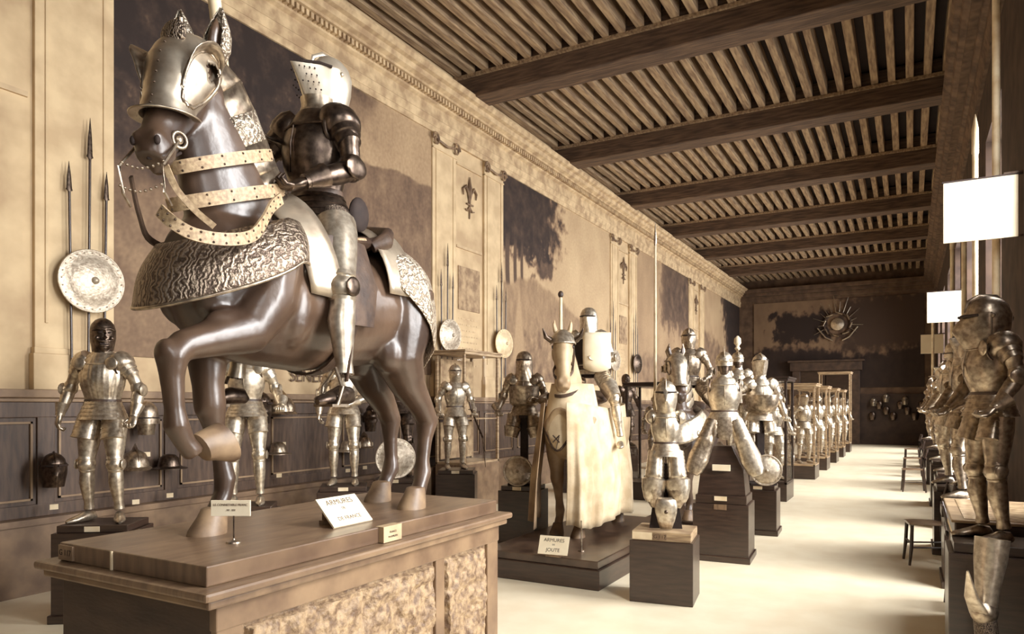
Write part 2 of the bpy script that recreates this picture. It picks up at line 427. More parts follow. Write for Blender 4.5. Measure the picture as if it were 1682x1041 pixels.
# dado: rails, panels, plinth
trim(MB().box((XL, Y0, 1.87), (XL + .10, Y1, 1.95)).box((XL, Y0, 1.83), (XL + .06, Y1, 1.87)), mat('dado_rail', .38, .5, 5), .008)
wn = MB().box((XL, Y0, 1.68), (XL + .04, Y1, 1.83)).box((XL, Y0, .72), (XL + .04, Y1, .84)).box((XL, Y0, .0), (XL + .015, Y1, 1.83))
yy = Y0 + .3
while yy < Y1: wn.box((XL + .001, yy, .73), (XL + .036, yy + .16, 1.82)); yy += 1.35
trim(wn, WOOD_WAIN, .006)
fr = MB(); yy = Y0 + .3
while yy < Y1:
    a, b = yy + .2, yy + 1.31
    fr.box((XL + .01, a, .88), (XL + .035, a + .02, 1.64)).box((XL + .01, b - .02, .88), (XL + .035, b, 1.64)).box((XL + .01, a, .88), (XL + .035, b, .90)).box((XL + .01, a, 1.62), (XL + .035, b, 1.64)); yy += 1.35
trim(fr, mat('panel_moulding', .45, .55, 5))
struct('baseboard_left', MB().box((XL, Y0, 0), (XL + .14, Y1, .66)).box((XL, Y0, .66), (XL + .17, Y1, .72)), mat('oak_base', .32, .45, 4, .5))

# far wall: doorway, dado
trim(MB().box((XL, Y1 - .08, 0), (XR, Y1, 2.2)).box((XL, Y1 - .12, 2.2), (XR, Y1, 2.3)), mat('far_dado', .06, .16, 3, .7))
dr = MB().box((-4.9, Y1 - .28, 0), (-4.55, Y1, 3.4)).box((-2.35, Y1 - .28, 0), (-2.0, Y1, 3.4)).box((-5.0, Y1 - .35, 3.4), (-1.9, Y1, 3.8)).box((-5.1, Y1 - .42, 3.8), (-1.8, Y1, 3.9))
do_ = struct('door_1', dr, mat('door_surround', .12, .24, 4, .6), bevel=.02)
MB().box((-4.55, Y1 - .12, 0), (-3.47, Y1 - .09, 3.4)).build('door_leaf', WOOD_DARK, do_, False); MB().box((-3.43, Y1 - .12, 0), (-2.35, Y1 - .09, 3.4)).build('door_leaf', WOOD_DARK, do_, False)

# ================================================================ ARMOUR
def lames(t0, t1, r0, r1, n, ratio=1.0, step=.009):
    out = []
    for i in range(n):
        a = t0 + (t1 - t0) * i / n; b = t0 + (t1 - t0) * (i + 1) / n
        ra = r0 + (r1 - r0) * i / n; rb = r0 + (r1 - r0) * (i + 1) / n
        out += [(a, ra - step, (ra - step) * ratio), (b - .0001, rb + step * .2, (rb + step * .2) * ratio)]
    return out

def helmet(par, c, style, yaw=0, m=STEEL, s=1, tilt=0, detail=False):
    c = V(c)
    def L(levels): return [(q[0] * s, q[1] * s, q[2] * s, q[3] * s) + ((q[4],) if len(q) > 4 else (0,)) for q in levels]
    def T(p): return c + Matrix.Rotation(yaw, 3, 'Z') @ Matrix.Rotation(tilt, 3, 'X') @ (V(p) * s)
    skull = [(-.16, .082, .085, .10), (-.11, .088, .09, .105), (-.03, .102, .105, .125), (.04, .102, .105, .13), (.09, .088, .092, .112), (.125, .06, .062, .08), (.142, .03, .03, .045), (.148, .006, .006, .01)]
    h = None
    if style in ('armet', 'close', 'bellows'):
        h = MB().lev(L(skull), c, 30, yaw, tilt=tilt).build('helmet', m, par)
        if style == 'armet':
            lv = [(-.15, .075, .115, .03, .35), (-.10, .09, .14, .03, .5), (-.04, .105, .165, .03, .6), (.02, .11, .195, .03, .7), (.052, .108, .215, .03, .75), (.056, .09, .12, .02, .3)]
        elif style == 'close':
            lv = [(-.16, .085, .10, .03, .2), (-.10, .095, .135, .03, .4), (-.05, .106, .165, .03, .55), (-.01, .108, .15, .03, .45), (.02, .108, .125, .03, .3), (.05, .105, .11, .02, .2)]
        else:
            lv = [(-.16, .085, .10, .03, .2)]
            for k in range(6):
                z = -.13 + .03 * k; lv += [(z, .10, .13 + .01 * (k % 3), .03, .3), (z + .015, .108, .165, .03, .4)]
            lv += [(.06, .103, .11, .02, .2)]
        vz = MB().lev(L(lv), c, 30, yaw, tilt=tilt).build('visor', m, h)
        sl = MB()
        for sg in (-1, 1):
            if style == 'armet': sl.tube([T((sg * .035, -.165, .060)), T((sg * .075, -.10, .062)), T((sg * .105, -.045, .05))], .007 * s, 6)
            else: sl.tube([T((sg * .02, -.125, .035)), T((sg * .06, -.105, .035)), T((sg * .095, -.06, .035))], .008 * s, 6)
        sl.build('sight', BLACK, h)
        MB().tube([T((0, -.10, .06)), T((0, -.085, .118)), T((0, -.03, .148)), T((0, .05, .14)), T((0, .105, .09)), T((0, .13, .02)), T((0, .12, -.05))], [(.004 * s, .006 * s), (.006 * s, .012 * s), (.007 * s, .016 * s), (.007 * s, .016 * s), (.007 * s, .012 * s), (.006 * s, .008 * s), (.004 * s, .004 * s)], 8).build('comb', m, h)
        pv = MB()
        for sg in (-1, 1): pv.ell(T((sg * .106, .01, .03)), (.012 * s,) * 3, 8, 5)
        pv.build('pivot', m, h)
        if detail:
            br = MB()
            for sg in (-1, 1):
                for a in range(4):
                    for b in range(4 - a % 2):
                        z = .03 - a * .035; k = .12 + b * .022
                        wdt = .11 - (k - .03) * .48
                        br.ell(T((sg * max(.02, wdt * (1 + .1 * a)), -k + a * .008, z)), (.0045 * s,) * 3, 6, 4)
            br.build('breaths', BLACK, vz)
    elif style == 'mask':
        h = MB().lev(L(skull), c, 30, yaw, flute=.012, nf=14, tilt=tilt).build('helmet', m, par)
        f = MB().lev(L([(-.155, .03, .09, .03, .1), (-.135, .055, .115, .03, .1), (-.11, .072, .125, .03, .1), (-.085, .082, .118, .03), (-.05, .088, .12, .03), (-.01, .092, .118, .03), (.03, .094, .125, .02), (.055, .09, .105, .02)]), c, 26, yaw, tilt=tilt)
        f.tube([T((0, -.118, .03)), T((0, -.138, .0)), T((0, -.155, -.035)), T((0, -.12, -.05))], [.010 * s, .014 * s, .02 * s, .008 * s], 8)
        for sg in (-1, 1):
            f.tube([T((0, -.118, .038)), T((sg * .045, -.115, .048)), T((sg * .085, -.07, .03))], [.01 * s, .012 * s, .008 * s], 8)
            f.tube([T((0, -.125, -.065)), T((sg * .03, -.125, -.06)), T((sg * .065, -.1, -.045))], [.012 * s, .013 * s, .005 * s], 8)
            f.ell(T((sg * .055, -.1, -.035)), (.022 * s, .02 * s, .02 * s), 8, 6)
        f.tube([T((-.03, -.12, -.098)), T((0, -.13, -.1)), T((.03, -.12, -.098))], .01 * s, 8)
        f.build('mask', m, h)
        e = MB()
        for sg in (-1, 1): e.ell(T((sg * .035, -.118, .012)), (.02 * s, .006 * s, .008 * s), 8, 5)
        e.tube([T((-.035, -.121, -.085)), T((.035, -.121, -.085))], .005 * s, 6)
        e.build('openings', BLACK, h)
    elif style == 'frog':
        h = MB().lev(L([(-.26, .16, .15, .14), (-.2, .13, .14, .125), (-.13, .112, .15, .12, .3), (-.06, .112, .18, .125, .5), (.0, .114, .205, .13, .6), (.012, .11, .19, .13, .55), (.02, .108, .13, .13), (.07, .1, .11, .12), (.11, .08, .085, .09), (.135, .045, .045, .055), (.142, .008, .008, .01)]), c, 30, yaw, tilt=tilt).build('helmet', m, par)
        MB().tube([T((-.095, -.085, .022)), T((-.05, -.13, .024)), T((0, -.14, .024)), T((.05, -.13, .024)), T((.095, -.085, .022))], .008 * s, 6).build('sight', BLACK, h)
    elif style in ('burgonet', 'sallet'):
        h = MB().lev(L(skull[2:]), c, 30, yaw, tilt=tilt).build('helmet', m, par)
        MB().lev(L([(-.16, .068, .07, .075), (-.10, .075, .09, .08, .1), (-.03, .085, .098, .08), (.03, .09, .10, .08)]), c, 24, yaw, tilt=tilt).build('face_guard', STEEL_DARK if style == 'burgonet' else m, h)
        if style == 'burgonet':
            MB().lev(L([(.025, .106, .20, .12, .1), (.04, .108, .20, .125, .1), (.055, .104, .11, .12)]), c, 30, yaw, tilt=tilt).build('peak', m, h)
            MB().tube([T((0, -.1, .08)), T((0, -.06, .155)), T((0, .02, .185)), T((0, .09, .15)), T((0, .13, .05))], [(.004 * s, .01 * s), (.006 * s, .03 * s), (.006 * s, .035 * s), (.006 * s, .03 * s), (.004 * s, .01 * s)], 8).build('comb', m, h)
        else:
            MB().lev(L([(-.06, .115, .12, .22, .1), (-.05, .116, .12, .22, .1), (.0, .106, .115, .14)]), c, 30, yaw, tilt=tilt).build('brim', m, h)
            MB().tube([T((-.09, -.085, -.005)), T((0, -.118, -.005)), T((.09, -.085, -.005))], .007 * s, 6).build('sight', BLACK, h)
    return h

def gauntlet(par, wr, tip, sg, m, s=1, curl=1.0, name='gauntlet'):
    """cuff + palm + five fingers; wr wrist, tip = knuckle-side direction point"""
    wr, tip = V(wr), V(tip); d = (tip - wr).normalized(); side = d.cross(V((0, 0, 1)))
    if side.length < .2: side = V((0, 1, 0)) if abs(d.z) > .8 else V((1, 0, 0))
    side = (side - d * side.dot(d)).normalized(); nrm = d.cross(side).normalized()
    if nrm.x * sg < 0: nrm = -nrm
    g = MB().limb(wr - d * .10 * s, wr + d * .015 * s, [(0, .058 * s), (.3, .052 * s), (.85, .036 * s), (1, .036 * s)], 14).build(name, m, par)
    h = MB()
    h.limb(wr, wr + d * .095 * s, [(0, .03 * s, .022 * s), (.4, .04 * s, .024 * s), (.8, .044 * s, .022 * s), (1, .04 * s, .018 * s)], 12, up=nrm)
    for k in range(4):
        o = (k - 1.5) * .021 * s; L = (.072, .085, .08, .062)[k] * s
        b = wr + d * .088 * s + side * o; p1 = b + d * L * .42 - nrm * L * .22 * curl; p2 = p1 + d * L * .12 - nrm * L * .42 * curl; p3 = p2 - d * L * .30 * curl - nrm * L * .12
        if curl < .5: p2 = p1 + d * L * .32 - nrm * L * .1; p3 = p2 + d * L * .25 - nrm * L * .08
        h.tube([b, p1, p2, p3], [.0115 * s, .011 * s, .010 * s, .007 * s], 8, up=side)
    tb = wr + d * .03 * s + side * .034 * s
    h.tube([tb, tb + side * .022 * s + d * .03 * s - nrm * .01 * s, tb + side * .018 * s + d * .058 * s - nrm * .028 * s], [.013 * s, .012 * s, .008 * s], 8, up=nrm)
    h.build('hand', m, g)
    return g

def suit(par, J=None, style='armet', m=STEEL, s=1, flute=0, skirt=True, tasset='short', legs=True, feet=True, arms=(1, 1), head_yaw=0, hm=None, head=True, lance_rest=False, detail=False, wide=1.0, besagew=True, head_tilt=0, pants=None, half=False, curl=(1, 1), headz=0, chest_m=None):
    D = dict(sh=.185, hip=(.10, 0, .93), knee=(.125, -.03, .50), ank=(.13, .02, .10), toe=(.15, -.13, .03), elb=(.28, .03, 1.16), wri=(.30, -.13, .95), tip=(.29, -.22, .88))
    j = {}
    for k, v in D.items():
        if k == 'sh': continue
        for sg, n in ((1, 'L'), (-1, 'R')): j[k + n] = V((v[0] * sg, v[1], v[2]))
    j['shL'] = V((.19, 0, 1.41)); j['shR'] = V((-.19, 0, 1.41)); j['head'] = V((0, -.005, 1.62 + headz))
    if J:
        for k, v in J.items(): j[k] = V(v)
    for k in j: j[k] = j[k] * s
    S = lambda q: tuple(x * s if i < 4 else (x if i == 4 else x * s) for i, x in enumerate(q))
    hm = hm or m
    # padded body under the plates
    b = MB(); b.lev([S(q) for q in [(.88, .13, .10, .11), (1.0, .125, .10, .1), (1.15, .13, .10, .1), (1.38, .15, .1, .1), (1.44, .08, .07, .07), (1.52, .06, .06, .06)]])
    for n in 'LR':
        i = 0 if n == 'L' else 1
        if arms[i]: b.limb(j['sh' + n], j['elb' + n], [(0, .045 * s), (1, .04 * s)], 10); b.limb(j['elb' + n], j['wri' + n], [(0, .04 * s), (1, .026 * s)], 10)
        if legs: b.limb(j['hip' + n] * .97 + V((0, 0, .03 * s)), j['knee' + n], [(0, .075 * s), (1, .05 * s)], 10); b.limb(j['knee' + n], j['ank' + n], [(0, .05 * s), (1, .035 * s)], 10)
    b.build('padded_body', pants or MAIL, par)
    cu = MB().lev([S(q) for q in [(1.02, .15 * wide, .118, .11), (1.05, .138 * wide, .112, .10), (1.10, .15 * wide, .135, .115), (1.18, .175 * wide, .165, .13), (1.26, .185 * wide, .175, .14), (1.34, .178 * wide, .155, .135), (1.40, .15, .125, .12), (1.44, .12, .105, .105), (1.455, .10, .095, .095)]], n=72 if flute else 30, flute=flute, nf=26)
    cuo = cu.build('cuirass', chest_m or m, par)
    MB().tube([(-.13 * s, -.10 * s, 1.365 * s), (0, -.158 * s, 1.36 * s), (.13 * s, -.10 * s, 1.365 * s)], [(.01 * s, .008 * s)] * 3, 8).build('roped_edge', m, cuo)
    if lance_rest: MB().tube([(-.12 * s, -.13 * s, 1.3 * s), (-.13 * s, -.2 * s, 1.3 * s), (-.13 * s, -.27 * s, 1.32 * s)], [(.02 * s, .012 * s), (.015 * s, .01 * s), (.01 * s, .01 * s)], 8).build('lance_rest', m, cuo)
    MB().lev([S(q) for q in [(1.03, .148 * wide, .122, .112), (1.045, .15 * wide, .126, .115), (1.06, .148 * wide, .12, .112)]]).build('waist_shade_band', LEATHER, par)  # dark band added at the waist to draw the shade between plates
    for sg in (-1, 1):
        MB().tube([(sg * (.158 + .0) * s * wide, (.105 * cos(a_) - .005) * s, (1.345 + .085 * sin(a_)) * s) for a_ in [2 * pi * k / 20 for k in range(21)]], .009 * s, 6, up=(1, 0, 0)).build('armhole_shade_line', STEEL_DARK, cuo)  # dark ring added as the shade line round each armhole
    MB().tube([(0, -.180 * s, 1.12 * s), (0, -.181 * s, 1.26 * s), (0, -.160 * s, 1.36 * s)], [.003 * s, .006 * s, .003 * s], 6).build('ridge', m, cuo) if not flute else None
    MB().lev([S(q) for q in [(1.42, .125, .11, .11), (1.45, .098, .092, .095), (1.49, .08, .08, .085), (1.53, .082, .088, .088)]]).build('gorget', m, par)
    if head: helmet(par, j['head'], style, head_yaw, hm, s, head_tilt, detail)
    if skirt:
        lv = []; nl = 5 if tasset != 'long' else 4
        for i in range(nl):
            z = 1.05 - i * .033; r = .142 + i * .013
            lv += [S((z, r * wide, r * .84, r * .8)), S((z - .032, (r + .016) * wide, (r + .016) * .86, (r + .016) * .82))]
        MB().lev(lv[::-1], n=72 if flute else 30, flute=flute * .6, nf=26).build('fauld', m, par)
    for sg, n in ((1, 'L'), (-1, 'R')):
        i = 0 if n == 'L' else 1
        hip, kn, an = j['hip' + n], j['knee' + n], j['ank' + n]
        if tasset == 'short':
            a = hip + V((sg * .0, -.045 * s, 0)); a.z = .93 * s; bq = a + (kn - hip) * .48 + V((sg * .015, -.035, 0)) * s
            MB().limb(a, bq, lames(0, 1, .085 * s, .098 * s, 5, .62, .005 * s), 18).build('tasset', m, par)
        elif tasset == 'long':
            a = hip + V((sg * .02, -.03 * s, -.0)); bq = kn + V((sg * .0, -.03 * s, .03 * s))
            MB().limb(a, bq, lames(0, .5, .10 * s, .098 * s, 7, .8, .005 * s) + [(.52, .092 * s, .08 * s), (.56, .115 * s, .10 * s), (.8, .10 * s, .085 * s), (1.0, .085 * s, .07 * s)], 18).build('tasset', m, par)
        if legs:
            MB().limb(hip, kn, [(.12, .098 * s, .1 * s), (.3, .10 * s, .102 * s), (.6, .084 * s, .088 * s), (.88, .064 * s, .068 * s), (.93, .066 * s, .07 * s)], 18).build('cuisse', m, par)
            p = MB(); dr_ = (an - kn).normalized(); p.limb(kn - dr_ * .075 * s, kn + dr_ * .075 * s, [(0, .058 * s), (.15, .066 * s), (.2, .060 * s), (.35, .071 * s, .074 * s), (.5, .074 * s, .08 * s), (.65, .071 * s, .072 * s), (.8, .060 * s), (.85, .064 * s), (1, .054 * s)], 18)
            po = p.build('poleyn', m, par)
            MB().ell(kn + V((sg * .078 * s, -.01 * s, 0)), (.012 * s, .045 * s, .045 * s), 14, 7).build('wing', m, po)
            MB().limb(kn, an, [(.12, .056 * s), (.2, .058 * s, .06 * s), (.38, .06 * s, .066 * s, -.01 * s), (.6, .05 * s, .054 * s, -.006 * s), (.85, .037 * s, .040 * s), (.98, .043 * s, .046 * s)], 18).build('greave', m, par)
            if feet:
                t = j['toe' + n]; f = (t - an); f.z = 0; f.normalize(); ft = V((an.x, an.y, t.z))
                pts = [ft - f * .055 * s, ft - f * .03 * s, ft + f * .03 * s, ft + f * .09 * s, ft + f * .14 * s, ft + f * .185 * s, ft + f * .21 * s]
                rd = [(.022, .022), (.036, .042), (.042, .045), (.045, .034), (.046, .026), (.036, .02), (.012, .012)]
                pts = [q + V((0, 0, (r[1] - .03) * s)) for q, r in zip(pts, rd)]
                sa = MB().tube(pts, [(r[0] * s, r[1] * s) for r in rd], 14).build('sabaton', m, par)
        if arms[i]:
            shj, el, wrj = j['sh' + n], j['elb' + n], j['wri' + n]
            d_ = (el - shj).normalized()
            p = MB(); p.limb(shj - V((sg * .075 * s, 0, -.03 * s)), shj + d_ * .15 * s, [(0, .07 * s, .085 * s), (.2, .092 * s, .105 * s), (.45, .098 * s, .105 * s), (.62, .088 * s, .09 * s), (.64, .08 * s), (.80, .075 * s), (.82, .066 * s), (1, .062 * s)], 20)
            p.build('pauldron', m, par)
            if besagew: MB().ell(shj + V((-sg * .055 * s, -.125 * s, -.045 * s)), (.055 * s, .012 * s, .055 * s), 18, 7).build('besagew', m, par)
            MB().limb(shj, el, [(.35, .055 * s), (.5, .056 * s), (.52, .050 * s), (.9, .046 * s)], 16).build('rerebrace', m, par)
            co = MB(); e2 = (wrj - el).normalized(); co.limb(el - d_ * .06 * s, el + d_ * .03 * s, [(0, .048 * s), (.3, .058 * s), (.7, .062 * s), (1, .05 * s)], 16); co.ell(el, (.058 * s,) * 3, 14, 8)
            coo = co.build('couter', m, par)
            MB().ell(el + (V((sg * .05, -.02, 0)) * s), (.016 * s, .07 * s, .055 * s), 14, 7).build('wing', m, coo)
            MB().limb(el, wrj, [(.1, .05 * s), (.3, .052 * s), (.7, .042 * s), (.95, .036 * s), (1, .038 * s)], 16).build('vambrace', m, par)
            gauntlet(par, wrj, j['tip' + n], sg, m, s, curl[i])
    return j

# ================================================================ HORSE
def horse_body(par, m, name='body', raised=True):
    """local: faces -Y, hooves on z=0, withers above the origin; +X is its left side (raised foreleg)"""
    T = MB()
    trunk = [((0, .79, 1.10), (.08, .12)), ((0, .73, 1.13), (.19, .24)), ((0, .58, 1.12), (.265, .31)), ((0, .40, 1.10), (.28, .305)), ((0, .16, 1.06), (.28, .295)), ((0, -.1, 1.05), (.28, .315)), ((0, -.35, 1.08), (.265, .33)), ((0, -.52, 1.12), (.24, .33)), ((0, -.66, 1.14), (.20, .27)), ((0, -.75, 1.14), (.11, .16))]
    T.tube([a for a, b in trunk], [b for a, b in trunk], 24)
    neck = [((0, -.30, 1.16), (.17, .26)), ((0, -.42, 1.34), (.155, .26)), ((0, -.50, 1.52), (.13, .235)), ((0, -.56, 1.68), (.108, .20)), ((0, -.62, 1.82), (.092, .165)), ((0, -.67, 1.93), (.085, .13))]
    T.tube([a for a, b in neck], [b for a, b in neck], 20, up=(0, -1, .6))
    HM = Matrix.Translation((0, -.66, 1.95)) @ Matrix.Rotation(HEADYAW, 4, 'Z') @ Matrix.Rotation(R(-8), 4, 'X')
    hd = [((0, .03, .04), (.07, .08)), ((0, -.05, .0), (.098, .135)), ((0, -.09, -.09), (.10, .15)), ((0, -.125, -.19), (.088, .125)), ((0, -.165, -.29), (.07, .092)), ((0, -.20, -.38), (.066, .08)), ((0, -.225, -.45), (.072, .078)), ((0, -.24, -.505), (.056, .056))]
    T.tube([HM @ V(a) for a, b in hd], [b for a, b in hd], 18, up=HM.to_3x3() @ V((0, -1, .2)))
    for sg in (-1, 1):
        T.ell(HM @ V((sg * .085, -.115, -.06)), (.024, .035, .03), 10, 6)       # brow over the eye
        T.ell(HM @ V((sg * .06, .0, -.1)), (.045, .09, .11), 12, 7)           # cheek
        T.ell(HM @ V((sg * .035, -.275, -.43)), (.026, .03, .035), 10, 6)       # nostril
        T.tube([HM @ V((sg * .055, .0, .08)), HM @ V((sg * .075, -.01, .14)), HM @ V((sg * .085, -.02, .20)), HM @ V((sg * .08, -.015, .25))], [(.028, .022), (.036, .024), (.026, .016), (.006, .006)], 10, up=(1, 0, 0))
    T.tube([HM @ V((0, -.16, -.40)), HM @ V((0, -.20, -.49)), HM @ V((0, -.195, -.535))], [(.045, .05), (.04, .04), (.02, .02)], 12, up=(0, -1, 0))
    # legs: (x, y, z, r) chains
    legs = {
        'near_fore': [(.13, -.40, 1.22, .17), (.16, -.45, 1.02, .15), (.17, -.56, .88, .115), (.18, -.72, .84, .082), (.18, -.85, .80, .066), (.18, -.90, .755, .066), (.18, -.895, .68, .048), (.18, -.885, .56, .040), (.18, -.88, .50, .052), (.18, -.84, .43, .042), (.18, -.80, .385, .046)],
        'far_fore': [(-.13, -.40, 1.2, .17), (-.14, -.46, 1.0, .14), (-.14, -.50, .82, .10), (-.13, -.50, .66, .072), (-.13, -.49, .57, .074), (-.13, -.47, .48, .052), (-.13, -.43, .33, .042), (-.13, -.41, .24, .052), (-.13, -.42, .17, .044), (-.13, -.46, .09, .048)],
        'near_hind': [(.13, .50, 1.18, .22), (.15, .50, .98, .19), (.16, .48, .82, .145), (.16, .57, .68, .10), (.17, .68, .56, .072), (.17, .735, .48, .068), (.17, .71, .38, .046), (.17, .69, .26, .041), (.17, .69, .19, .054), (.18, .655, .13, .045), (.18, .63, .08, .05)],
        'far_hind': [(-.13, .52, 1.18, .22), (-.15, .56, .98, .19), (-.16, .58, .82, .145), (-.16, .66, .68, .10), (-.17, .78, .56, .072), (-.17, .825, .48, .068), (-.17, .82, .38, .046), (-.17, .83, .26, .041), (-.17, .83, .19, .054), (-.18, .80, .13, .045), (-.18, .77, .08, .05)]}
    if not raised: legs['near_fore'] = [(-x, y - .07, z, q) for x, y, z, q in legs['far_fore']]
    for c in legs.values(): T.tube([q[:3] for q in c], [(q[3] * .92, q[3]) for q in c], 14, up=(1, 0, 0))
    for x in (.14, -.14):
        T.ell((x, .48, 1.0), (.14, .23, .28), 14, 9); T.ell((x * .95, -.5, 1.14), (.125, .15, .22), 14, 9); T.ell((x * 1.1, -.30, 1.02), (.13, .12, .2), 14, 9)
        T.ell((x * 1.25, .40, .86), (.09, .11, .12), 12, 8); T.ell((x * .75, -.66, 1.08), (.09, .10, .17), 12, 8)
    if raised: T.ell((.185, -.62, .90), (.06, .14, .07), 12, 8); T.ell((.18, -.925, .77), (.05, .035, .055), 12, 8)
    T.ell((-.14, -.50, .84), (.075, .09, .16), 12, 8)
    T.ell((-.13, -.525, .565), (.05, .035, .055), 12, 8)
    for x, y in ((.17, .76), (-.17, .85)): T.ell((x, y, .505), (.035, .04, .055), 10, 7); T.tube([(x, y, .52), (x, y - .06, .66), (x, y - .10, .78)], [.022, .020, .03], 8)
    o = T.build(name, m, None)
    md = o.modifiers.new('r', 'REMESH'); md.mode = 'VOXEL'; md.voxel_size = .0115; md.use_smooth_shade = True
    sm = o.modifiers.new('s', 'SMOOTH'); sm.iterations = 5; sm.factor = .6
    dg = bpy.context.evaluated_depsgraph_get(); me = bpy.data.meshes.new_from_object(o.evaluated_get(dg)); me.name = name
    bpy.data.objects.remove(o); me.polygons.foreach_set('use_smooth', [True] * len(me.polygons))
    me.materials.clear(); me.materials.append(m)
    ob = bpy.data.objects.new(name, me); COL.objects.link(ob); ob.parent = par
    return ob, HM
HEADYAW = R(24)
def hooves(par, m, raised=True):
    for x, y, z, tilt in ((.13, -.55, 0, 0) if not raised else (.18, -.745, .315, 118), (-.13, -.48, 0, 0), (.18, .60, 0, 0), (-.18, .74, 0, 0)):
        M = Matrix.Rotation(R(tilt), 3, 'X') if tilt else None
        mb = MB(); rs = []
        for zz, r, yo in ((0, .082, -.026), (.02, .08, -.022), (.08, .062, .004), (.112, .055, .014), (.12, .03, .016)):
            ring = []
            for k in range(18):
                a = 2 * pi * k / 18; p = V((r * .9 * cos(a), r * 1.1 * sin(a) + yo, zz))
                if tilt: p = M @ (p - V((0, 0, .09))) + V((0, .0, .09)); 
                ring.append(V((x, y, z)) + p)
            rs.append(ring)
        mb.rings(rs).build('hoof', m, par)

# ================================================================ FIRST EQUESTRIAN GROUP
# podium
pod = thing('display_podium', 'large oak podium with carved relief side carrying the first mounted knight', 'podium', (-2.64, 2.7, 0))
def pbox(a, b, nm, m, bevel=.006, par=pod, o=(-2.64, 2.7, 0)):
    return MB().box((a[0] - o[0], a[1] - o[1], a[2] - o[2]), (b[0] - o[0], b[1] - o[1], b[2] - o[2])).build(nm, m, par, False, bevel)
OAK = WOOD_MID
pbox((-3.11, 1.67, 1.15), (-2.18, 3.70, 1.226), 'top_slab', mat('podium_top', .30, .42, 4, .28, 0, .03, 20, (6, 1, 1), spec=.7))
pbox((-3.2, 1.61, 1.115), (-2.105, 3.77, 1.15), 'ledge', mat('podium_ledge', .34, .46, 5, .35, 0, .04, 22, (6, 1, 1), spec=.6), .012)
pbox((-3.18, 1.64, 1.08), (-2.13, 3.745, 1.115), 'moulding', mat('podium_mould', .3, .5, 5, .4), .01)
pbox((-3.14, 1.70, 0), (-2.19, 3.69, 1.08), 'carcass', mat('podium_body_shaded', .08, .18, 4, .45, 0, .05, 20, (1, 1, 4)), .004)  # carcass toned darker than the oak, as shade on the near face
for a, b in ((1.70, 1.82), (3.05, 3.13), (3.57, 3.69)):
    pbox((-2.20, a, 0), (-2.165, b, 1.08), 'stile', OAK)
pbox((-2.20, 1.695, .985), (-2.16, 3.695, 1.079), 'rail', OAK)
def relief(y0, y1, z0, z1, nm, seed):
    n, k = int((y1 - y0) * 110), int((z1 - z0) * 110); vs, fs = [], []
    for jj in range(k + 1):
        for i in range(n + 1):
            y = y0 + (y1 - y0) * i / n; z = z0 + (z1 - z0) * jj / k
            e = min(i, n - i, jj, k - jj) > 2
            hgt = (.022 * noise.fractal(V((y * 9, z * 9, seed)), .8, 2, 4) + .012 * abs(sin(14 * y + 5 * noise.noise(V((y * 5, z * 5, seed)))))) if e else 0
            vs.append((-2.168 + hgt + 2.64 if e else -2.185 + 2.64, y - 2.7, z))
    for jj in range(k):
        for i in range(n):
            q = jj * (n + 1) + i; fs.append((q, q + 1, q + n + 2, q + n + 1))
    mb = MB(); mb.v = [V(p) for p in vs]; mb.f = fs
    return mb.build(nm, RELIEF, pod, True)
relief(1.82, 3.05, .12, .985, 'relief_panel', 3); relief(3.13, 3.57, .12, .985, 'relief_panel', 9)

pbox((-2.745, 1.664, 1.151), (-2.735, 1.67, 1.225), 'joint_strip', PAPER2, 0)
pbox((-3.10, 1.660, 1.158), (-3.0, 1.67, 1.218), 'number_plate', mat('dull_plate', .35, .5, 9), 0)
text('G 117', .034, INK, pod, frameM((-3.05 + 2.64, 1.659 - 2.7, 1.188), (1, 0, 0), (0, -1, 0)), 'lettering', .0005)
kh = thing('armoured_horse', 'large dark wooden horse with one foreleg raised, wearing engraved plate armour', 'horse', (-2.6, 2.6, 1.226))
hb, HM = horse_body(kh, HORSE); hooves(kh, HOOF)
hb2, HM_ = horse_body(None, HORSE_PALE, raised=False)
def loc(px, py, X): p = onX(px, py, X); return p - V((-2.6, 2.6, 1.226))
# eyes
for sg in (-1, 1): MB().ell(HM @ V((sg * .106, -.125, -.055)), (.02, .024, .022), 12, 8).build('eye', mat('glass_eye', .02, None, rough=.08), kh)
# chanfron : shell over front of the head
def arc_shell(stations, n=26, a0=-105, a1=105, M=None, skip=None):
    """stations: (centre, right, front, rx, rf) ; opening toward the back"""
    mb = MB(); rs = []
    for i_, (c, fr_, rx, rf) in enumerate(stations):
        i_ /= len(stations) - 1
        c = V(c); fr_ = V(fr_); ring = []
        for k in range(n + 1):
            a = R(a0 + (a1 - a0) * k / n); p = c + V((1, 0, 0)) * (rx * sin(a)) + fr_ * (rf * cos(a)) + V((0, .03, .10)) * ((1 - cos(a)) * LIFT * i_ ** 2)
            ring.append(M @ p if M else p)
        rs.append(ring)
    nb = len(mb.v); k = n + 1
    for r in rs: mb.v += r
    for i in range(len(rs) - 1):
        for q in range(n):
            if skip and skip(i / (len(rs) - 1), a0 + (a1 - a0) * (q + .5) / n): continue
            a = nb + i * k + q; mb.f.append((a, a + 1, a + 1 + k, a + k))
    return mb
def lerp_st(st, n):
    out = []
    m_ = len(st) - 1
    for i in range(n + 1):
        t = i / n * m_; k = min(int(t), m_ - 1); f = t - k
        a, b = st[k], st[k + 1]; out.append((V(a[0]).lerp(V(b[0]), f), V(a[1]).lerp(V(b[1]), f).normalized(), a[2] + (b[2] - a[2]) * f, a[3] + (b[3] - a[3]) * f))
    return out
FR = V((0, -.92, .38)); LIFT = .75
